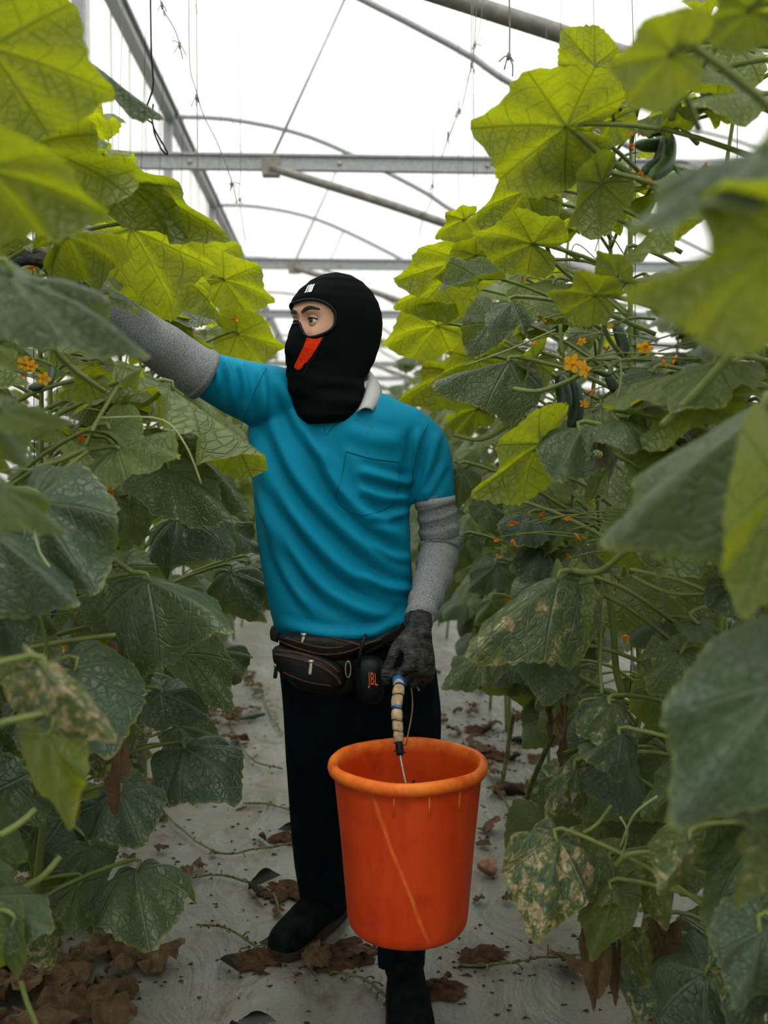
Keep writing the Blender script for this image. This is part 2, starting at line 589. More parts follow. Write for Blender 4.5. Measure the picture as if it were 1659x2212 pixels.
M['tantape'] = simple('tan_wrapping', (0.36, 0.25, 0.15), 0.8, 0.2, 0.4, 60, 0.8, 70)
M['blue'] = simple('blue_plastic', (0.006, 0.085, 0.33), 0.4, 0.4)
M['stone'] = simple('brown_stone', (0.26, 0.15, 0.09), 0.95, 0.1, 0.5, 30, 0.8, 50)
M['seamgrey'] = simple('grey_batten', (0.42, 0.42, 0.40), 0.7, 0.2)
M['tagwhite'] = simple('white_plastic_tag', (0.72, 0.72, 0.74), 0.5, 0.3)

# ================================================================== the greenhouse
BAY = 4.0
YB = [4.0 * k for k in range(0, 9)]            # truss planes down the house
XL, ZE, ZT = -2.06, 1.253 + 4.15, 1.253 + 2.41   # left wall, eave height, tie height
PROF = [(-2.06, 4.15), (-1.4, 4.14), (-0.65, 4.02), (0.0, 3.80), (1.0, 3.32), (1.35, 3.10), (2.3, 2.62), (3.3, 2.2)]
PROF = [(x, z + 1.253) for x, z in PROF]
rc = [(p.x, p.y) for p in catmull([(x, z, 0) for x, z in PROF], 20)]

# ground: gently uneven plastic sheet
def ground_z(x, y):
    return 0.010 * mnoise(Vector((x * 2.3, y * 2.3, 0))) + 0.004 * mnoise(Vector((x * 9, y * 7, 3))) - 0.004
gb = MB()
xs = [-12, -6, -3] + [-2 + i * 0.05 for i in range(81)] + [3, 6, 12]
ys = [-6, -2, 0] + [0.6 + i * 0.05 for i in range(100)] + [6.5, 8, 10, 14, 20, 28, 40]
gv = [(x, y, ground_z(x, y) if abs(x) < 2.1 and 0.5 < y < 6 else -0.004) for y in ys for x in xs]
gf = [(j * len(xs) + i, j * len(xs) + i + 1, (j + 1) * len(xs) + i + 1, (j + 1) * len(xs) + i) for j in range(len(ys) - 1) for i in range(len(xs) - 1)]
gb.add(gv, gf)
tag(gb.build('floor', M['ground']), 'grey plastic mulch sheet with dirt stains covering the greenhouse ground', 'ground', kind='structure')

# translucent films: roof, next roof span, left wall, end wall
def film(name, mat, pts_xz, y0, y1, label, thick=0.0):
    b = MB()
    n = len(pts_xz)
    v = [(x, y0, z) for x, z in pts_xz] + [(x, y1, z) for x, z in pts_xz]
    b.add(v, [(i, i + 1, n + i + 1, n + i) for i in range(n - 1)])
    return tag(b.build(name, mat), label, 'roof' if 'roof' in name else 'wall', kind='structure')
off = 0.06
film('roof', M['film'], [(x, z + off) for x, z in rc], -6, 34, 'white translucent roof film curving down to the right over arched pipes')
film('roof', M['film'], [(x + 5.36, z + off) for x, z in rc], -6, 34, 'white translucent roof film of the neighbouring span')
film('roof', M['film'], [(x - 5.36, z + off) for x, z in rc if True], -6, 34, 'white translucent roof film beyond the left wall')
lw = MB()
lw.add([(XL - 0.06, -6, 0), (XL - 0.06, 34, 0), (XL - 0.06, 34, ZE + 0.1), (XL - 0.06, -6, ZE + 0.1)], [(0, 1, 2, 3)])
wl = tag(lw.build('wall_left', M['wallfilm'], smooth=False), 'white plastic side wall with rusty stains behind the left plant row', 'wall', kind='structure')
ew = MB()
ew.add([(-8, 34, 0), (9, 34, 0), (9, 34, 6), (-8, 34, 6)], [(0, 1, 2, 3)])
tag(ew.build('wall_back', M['wallfilm'], smooth=False), 'white plastic end wall closing the far end of the greenhouse', 'wall', kind='structure')
# batten seams on the side wall
for k in range(40):
    y = 1.3 + k * 0.8
    b = MB().add(*box((XL - 0.055, y - 0.012, 0), (XL - 0.043, y + 0.012, ZE)))
    b.build('wall_seam', M['seamgrey'], wl, smooth=False)

ordn = ['nearest', 'second', 'third', 'fourth', 'fifth', 'sixth', 'seventh', 'eighth', 'ninth', 'tenth']
cnt = 0
for k, y in enumerate(YB):
    if y < 7.9:
        if y < 3.9: continue
        # overhead, mostly above the frame: only its lower brace shows
    nm = ordn[k - 1]
    root = empty('roof_truss', (XL, y, 0), 'galvanised greenhouse roof truss, %s along the aisle from the camera' % nm, 'truss', 'roof trusses')
    # post (square hollow), tie beam (flat channel), arch, hanging rod, brace
    MB().add(*box((XL - 0.05, y - 0.05, 0), (XL + 0.05, y + 0.05, ZE))).build('post', M['steel'], root, False)
    tb = MB().add(*box((XL, y - 0.03, ZT - 0.055), (8.6, y + 0.03, ZT + 0.055)))
    tb.add(*box((XL, y - 0.055, ZT + 0.048), (8.6, y + 0.03, ZT + 0.066)))
    tbo = tb.build('tie_beam', M['steel'], root, False)
    for bx_ in (-1.2, 0.0, 1.2, 2.4):
        MB().add(*tube([(bx_, y - 0.028, ZT), (bx_, y - 0.042, ZT)], 0.020, 10)).build('bolt', M['metal'], tbo)
    ar = tube([(x, y, z) for x, z in rc], 0.030, 10)
    MB().add(*ar).build('arch', M['steel'], root)
    for dx in (5.36,):
        MB().add(*tube([(x + dx, y, z) for x, z in rc], 0.030, 8)).build('arch', M['steel'], root)
    MB().add(*tube([(-0.55, y - 0.02, ZT + 0.02), (0.07, y, 1.253 + 3.77)], 0.012, 8)).build('hanging_rod', M['steel'], root)
    bk = MB().add(*box((-0.62, y - 0.075, ZT - 0.11), (-0.48, y + 0.02, ZT + 0.03)))
    bk.build('bracket', M['pipe'], root, False)
    if k == 1:
        MB().add(*tube([P(434, -230, 3.94), P(700, -95, 3.94), P(985, 0, 3.94), P(1240, 82, 3.94), P(1500, 170, 3.94), P(1900, 300, 3.94)], 0.036, 12, n=14)).build('brace_pipe', M['pipe'], root)
        continue
    MB().add(*tube([(-0.55, y - 0.06, ZT - 0.05), (0.3, y - 0.06, ZT - 0.30), (0.8, y - 0.06, ZT - 0.46), (1.9, y - 0.06, ZT - 0.82), (3.2, y - 0.06, ZT - 1.2)], 0.036, 12, n=14)).build('brace_pipe', M['pipe'], root)
# longitudinal eave gutter beam on the left wall
gt = MB().add(*box((XL - 0.02, -4, ZE - 0.06), (XL + 0.10, 34, ZE + 0.06)))
gt.add(*box((XL + 0.10, -4, ZE + 0.03), (XL + 0.14, 34, ZE + 0.06)))
tag(gt.build('eave_beam', M['steel'], smooth=False), 'long galvanised eave beam running along the top of the left wall', 'beam', kind='structure')
a0, a1 = P(60, 190, 5.2), P(200, 335, 7.8)
tag(MB().add(*tube([a0, a1], 0.05, 4)).build('diagonal_strut', M['steel'], smooth=False), 'grey steel strut slanting down to the nearest left post', 'strut')
# overhead support wires
WZ = 3.35
for x, lb in ((-0.66, 'thin overhead support wire above the left plant row'), (0.70, 'thin overhead support wire above the right plant row')):
    tag(MB().add(*tube([(x, -1, WZ), (x, 33, WZ)], 0.002, 5)).build('support_wire', M['steel']), lb, 'wire')

# ================================================================== plants
rng = random.Random(7)


def make_outline():
    ang = [0, 12, 26, 40, 54, 68, 82, 98, 114, 130, 146, 160, 172, 180]
    rad = [1.0, 0.89, 0.815, 0.79, 0.795, 0.75, 0.70, 0.695, 0.69, 0.65, 0.58, 0.46, 0.24, 0.10]
    return ang, rad


OA, ORr = make_outline()
NSEG, NRING = 72, 8


def leaf_mesh(name, kx, ky, fold, ruff, lobe, curl, seed, mat, crump=0.0, NSEG=72, NRING=8):
    """One cucumber leaf: petiole at the origin, tip along +x, upper side +z. Returns mesh and bent tip."""
    rr = random.Random(seed)
    ph1, ph2, ph3 = rr.random() * 6.28, rr.random() * 6.28, rr.random() * 6.28
    asym = rr.uniform(-0.06, 0.06)
    sd = Vector((seed * 3.1, seed * 1.7, 0))

    def bend(x, y):
        d = math.hypot(x, y)
        phi = math.atan2(y, x)
        z = fold * abs(y)
        z += lobe * d * math.cos(phi * 7) * 0.5
        z += ruff * d ** 2.5 * (math.sin(phi * 5 + ph1) + 0.7 * math.sin(phi * 9 + ph2))
        z += 0.035 * mnoise(Vector((x * 2.2, y * 2.2, 0)) + sd)
        if crump:
            z += crump * mnoise(Vector((x * 3.3, y * 3.3, 5)) + sd)
        # arcs along x and y
        yy, xx = y, x
        if abs(ky) > 1e-3:
            a = ky * y
            yy = math.sin(a) / ky
            z -= (1 - math.cos(a)) / ky
        k = kx + curl * max(0, x) ** 2
        if abs(k) > 1e-3:
            a = k * x
            cx, sx = math.cos(a), math.sin(a)
            px, pz = sx / k + z * sx, -(1 - cx) / k + z * cx
            return Vector((px, yy, pz))
        return Vector((xx, yy, z))
    v, uv, f = [bend(0, 0)], [(0, 0)], []
    for j in range(1, NRING + 1):
        t = j / NRING if j < NRING - 1 else (0.955 if j == NRING - 1 else 1.0)
        for i in range(NSEG):
            a = -180 + 360 * i / NSEG
            aa = abs(a)
            k = max(q for q in range(len(OA) - 1) if OA[q] <= aa)
            r0 = ORr[k] + (ORr[k + 1] - ORr[k]) * (aa - OA[k]) / (OA[k + 1] - OA[k])
            r0 *= 1 + asym * math.sin(R(a)) + 0.03 * math.sin(3 * R(a) + ph3)
            if j == NRING:
                r0 *= 1 + (0.020 if i % 2 else -0.014) + 0.012 * math.sin(i * 2.1 + ph1)
            x, y = t * r0 * math.cos(R(a)), t * r0 * math.sin(R(a))
            v.append(bend(x, y)); uv.append((x, y))
    for i in range(NSEG):
        f.append((0, 1 + i, 1 + (i + 1) % NSEG))
    for j in range(NRING - 1):
        b0, b1 = 1 + j * NSEG, 1 + (j + 1) * NSEG
        for i in range(NSEG):
            i2 = (i + 1) % NSEG
            f.append((b0 + i, b1 + i, b1 + i2, b0 + i2))
    me = bpy.data.meshes.new(name)
    me.from_pydata([tuple(p) for p in v], [], f)
    at = me.attributes.new('rim', 'FLOAT', 'POINT')
    at.data.foreach_set('value', [0.0] * (1 + NSEG * (NRING - 1)) + [1.0] * NSEG)
    ul = me.uv_layers.new(name='UVMap')
    data = []
    for lp in me.loops:
        q = uv[lp.vertex_index]
        data += [q[0] * 0.36 + 0.5, q[1] * 0.36 + 0.5]
    ul.data.foreach_set('uv', data)
    me.materials.append(mat)
    me.polygons.foreach_set('use_smooth', [True] * len(me.polygons))
    me.update()
    return me, bend(1.0, 0)


# shape families: name -> list of (mesh, bent tip)
FAM = {}
spec = {
    'flat':  (0.35, 0.40, 0.00, 0.08, 0.14, 0.0),
    'arch':  (0.80, 0.65, -0.05, 0.10, 0.18, 0.0),
    'umbr':  (1.15, 1.35, -0.10, 0.11, 0.24, 0.0),
    'roof':  (0.60, 0.95, -0.48, 0.09, 0.10, 0.0),
    'vee':   (0.70, -0.35, 0.34, 0.09, 0.10, 0.0),
    'ruff':  (0.60, 0.60, -0.05, 0.20, 0.16, 0.0),
    'curl':  (0.25, 0.60, -0.10, 0.06, 0.10, 1.3),
    'bell':  (0.80, 2.00, -0.25, 0.08, 0.26, 0.0),
}
for nm, p in spec.items():
    FAM[nm] = [leaf_mesh('leaf_' + nm, *[q * (1 + 0.12 * (k - 1)) for q in p], seed=11 * k + len(nm) * 3 + ord(nm[0]), mat=M['leaf']) for k in range(3)]
LOW = {nm: [leaf_mesh('leaf_far', *[q * (1 + 0.12 * (k - 1)) for q in p], seed=5 * k + 3, mat=M['leaf'], NSEG=26, NRING=4) for k in range(3)] for nm, p in spec.items()}
DRY = [leaf_mesh('dry_leaf', rng.uniform(0.2, 1.2), rng.uniform(0.3, 1.8), rng.uniform(-0.3, 0.2), 0.16, 0.16, rng.uniform(0, 0.6), 70 + k, M['dry'], 0.32) for k in range(8)]


def leaf_matrix(base, tip, nhint, wid, bt):
    d = Vector(tip) - Vector(base)
    L = d.length
    X = d.normalized()
    n = Vector(nhint)
    n = n - X * n.dot(X)
    if n.length < 1e-4:
        n = X.orthogonal()
    n.normalize()
    s = L / max(0.2, math.hypot(bt.x, bt.z))
    a = math.atan2(bt.z, bt.x)          # bent tip angle in the leaf's own xz plane
    Y = n.cross(X)
    # rotate so that the bent tip lies along X
    Xl = X * math.cos(a) - n * math.sin(a) * 1.0
    Zl = X * math.sin(a) + n * math.cos(a)
    m = Matrix.Identity(4)
    for i, ax in enumerate((Xl * s, Y * s * wid, Zl * s)):
        for r_ in range(3):
            m[r_][i] = ax[r_]
    for r_ in range(3):
        m[r_][3] = base[r_]
    return m


class Plant:
    pass


plants = []
PLN = {-1: 0, 1: 0}


def stem_curve(x, y, h, rr):
    return [Vector((x + rr.uniform(-0.03, 0.03) * min(1, k), y + rr.uniform(-0.03, 0.03) * min(1, k), h * k / 6 + (0 if k else -0.01))) for k in range(7)]


def make_plant(side, x, y, h, label, cat='plant', group=None):
    p = Plant()
    p.side, p.x, p.y, p.h = side, x, y, h
    p.root = empty('cucumber_plant', (x, y, 0), label, cat, group)
    p.curve = catmull(stem_curve(x, y, h, rng), 24)
    v, f = tube(p.curve, [0.008] * 4 + [0.0075] * 10 + [0.006] * 8 + [0.004] * 3, 7)
    p.stem = MB().add(v, f).build('vine_stem', M['stem'], p.root)
    return p


def stem_at(p, z):
    z = min(max(z, 0.03), p.h)
    k = z / p.h * 24
    i = min(int(k), 23)
    return p.curve[i].lerp(p.curve[i + 1], k - i)


def add_leaf(p, base, tip, nh, wid=1.0, fam='arch', age=0.5, blight=0.1, petiole=True, var=None, rad=0.0042):
    me, bt = FAM[fam][rng.randrange(3) if var is None else var]
    o = bpy.data.objects.new('leaf', me)
    col.objects.link(o)
    o.matrix_basis = leaf_matrix(base, tip, nh, wid, bt)
    o.parent = p.root
    o.matrix_parent_inverse = p.root.matrix_basis.inverted()
    o['age'] = float(age)
    o['blight'] = float(blight)
    if petiole:
        b = Vector(base)
        d = (Vector(tip) - b).normalized()
        att = stem_at(p, b.z - rng.uniform(0.02, 0.10))
        if petiole == 'short' or (att - b).length > 0.34:
            back = (att - b).normalized()
            att = b + back * 0.30 + Vector((0, 0, -0.06))
        mid = att.lerp(b, 0.5) + Vector((0, 0, 0.02)) - d * 0.01
        pts = [att, mid, b - d * 0.02 + Vector((0, 0, 0.004)), b + d * 0.004]
        v, f = tube(pts, [rad * 1.2, rad, rad, rad * 0.75], 6, n=9)
        MB().add(v, f).build('petiole', M['stem'], p.root)
    return o


# --- flowers, buds and fruit
def flower_mesh():
    b = MB()
    v, f = [], []
    for k in range(5):
        a = 2 * math.pi * k / 5
        ca, sa = math.cos(a), math.sin(a)
        prof = [(0.10, -0.9, 0.10), (0.30, -0.3, 0.20), (0.62, 0.05, 0.36), (0.95, 0.10, 0.26), (1.15, 0.0, 0.04)]
        base = len(v)
        for r_, z_, w_ in prof:
            for s in (-1, 0, 1):
                rr_ = r_ - (0.06 if s == 0 else 0)
                v.append((rr_ * ca - s * w_ * sa, rr_ * sa + s * w_ * ca, z_ - (0.05 if s == 0 else 0)))
        for j in range(4):
            for s in range(2):
                q = base + j * 3 + s
                f.append((q, q + 1, q + 4, q + 3))
    b.add(v, f)
    b.add(*tube([(0, 0, -0.9), (0, 0, -0.1)], [0.12, 0.10], 6))
    b.add(*tube([(0, 0, -1.3), (0, 0, -0.85)], [0.06, 0.13], 6))
    return b.mesh('flower', [M['flower']])


def wilted_mesh(seed):
    rr = random.Random(seed)
    b = MB()
    for k in range(4):
        a = rr.random() * 6.28
        b.add(*tube([(0, 0, -0.4), (0.12 * math.cos(a), 0.12 * math.sin(a), 0.2), (0.42 * math.cos(a), 0.42 * math.sin(a), 0.8 + rr.uniform(-0.3, 0.3))], [0.10, 0.24, 0.05], 5, n=4, flat=0.35))
    return b.mesh('wilted_flower', [M['wilted']])


FLW = flower_mesh()
WLT = [wilted_mesh(k) for k in range(3)]


def place(name, me, parent, loc, zdir, scale):
    o = bpy.data.objects.new(name, me)
    col.objects.link(o)
    q = Vector(zdir).to_track_quat('Z', 'Y')
    o.matrix_basis = Matrix.Translation(loc) @ q.to_matrix().to_4x4() @ Matrix.Scale(scale, 4)
    if parent is not None:
        o.parent = parent
        o.matrix_parent_inverse = parent.matrix_basis.inverted()
    return o


def cucumber(p, a, b, r, mat, bloom=True, bend=0.012):
    """Fruit hanging from a (stalk end) to b (blossom end)."""
    a, b = Vector(a), Vector(b)
    mid = a.lerp(b, 0.5) + Vector((bend, 0, -bend))
    n, seg = 14, 16
    c = catmull([a, mid, b], n)
    v, f = tube(c, [r * math.sqrt(max(0.02, 1 - abs(2 * (i / n) - 0.95) ** 3.2)) for i in range(n + 1)], seg)
    vv = []
    for i in range(n + 1):
        for k in range(seg):
            q = Vector(v[i * seg + k])
            vv.append(c[i] + (q - c[i]) * (1 + 0.05 * math.cos(k * math.pi)))
    fr = MB().add(vv, f).build('cucumber', mat, p.root)
    up = stem_at(p, a.z + 0.04)
    if (up - a).length > 0.12:
        up = a + (up - a).normalized() * 0.09
    MB().add(*tube([up, a.lerp(up, 0.4) + Vector((0, 0, 0.008)), a], 0.0028, 6, n=5)).build('stalk', M['stem'], fr)
    if bloom:
        place('dried_blossom', WLT[0], fr, b, (b - a), 0.016)
    return fr


def tendril(p, pts, r=0.0016):
    return MB().add(*tube(pts, [r, r, r * 0.6], 5, n=14)).build('tendril', M['tendril'], p.root)


def spiral_tendril(p, a, b, turns=6, rad=0.006):
    a, b = Vector(a), Vector(b)
    d = (b - a).normalized()
    u = d.orthogonal().normalized()
    w = d.cross(u)
    n = turns * 8
    pts = [a.lerp(b, i / n) + (u * math.cos(i / n * turns * 6.283) + w * math.sin(i / n * turns * 6.283)) * rad * min(1, i / n * 3) for i in range(n + 1)]
    return MB().add(*tube(pts, 0.0011, 4)).build('tendril', M['tendril'], p.root)


# --- the two rows
ROWX = 0.76
row = {-1: [], 1: []}
sidename = {-1: 'left', 1: 'right'}
nth = lambda k: ['first', 'second', 'third', 'fourth', 'fifth', 'sixth', 'seventh', 'eighth', 'ninth', 'tenth', 'eleventh', 'twelfth', 'thirteenth', 'fourteenth', 'fifteenth', 'sixteenth', 'seventeenth', 'eighteenth', 'nineteenth', 'twentieth', 'twenty-first', 'twenty-second', 'twenty-third', 'twenty-fourth', 'twenty-fifth', 'twenty-sixth'][k]
for side in (-1, 1):
    y = 0.62 if side < 0 else 0.66
    k = 0
    while y < 6.6:
        h = rng.uniform(1.95, 2.15) if y > 1.0 else 2.05
        x = side * (ROWX + rng.uniform(-0.05, 0.05))
        lab = 'leafy cucumber plant tied upright, %s from the camera in the row on the %s' % (nth(k), sidename[side])
        row[side].append(make_plant(side, x, y, h, lab, 'plant', 'cucumber plants in the %s row' % sidename[side]))
        k += 1
        y += rng.uniform(0.40, 0.46)


def near_plant(side, y):
    return min(row[side], key=lambda q: abs(q.y - y))


NH = {'u': (0, -0.15, 1), 'f': (0, -0.62, 0.8), 'c': (0, -0.92, 0.4), 'g': (0.1, -0.42, 0.9), 'd': (-0.25, 0.85, 0.45), 'n': (0, 0.35, 1), 'b': (0, 0.75, 0.65),
      'l': (-0.7, -0.5, 0.6), 'r': (0.7, -0.5, 0.6), 'L': (-0.9, 0.1, 0.45), 'Rr': (0.9, 0.1, 0.45)}

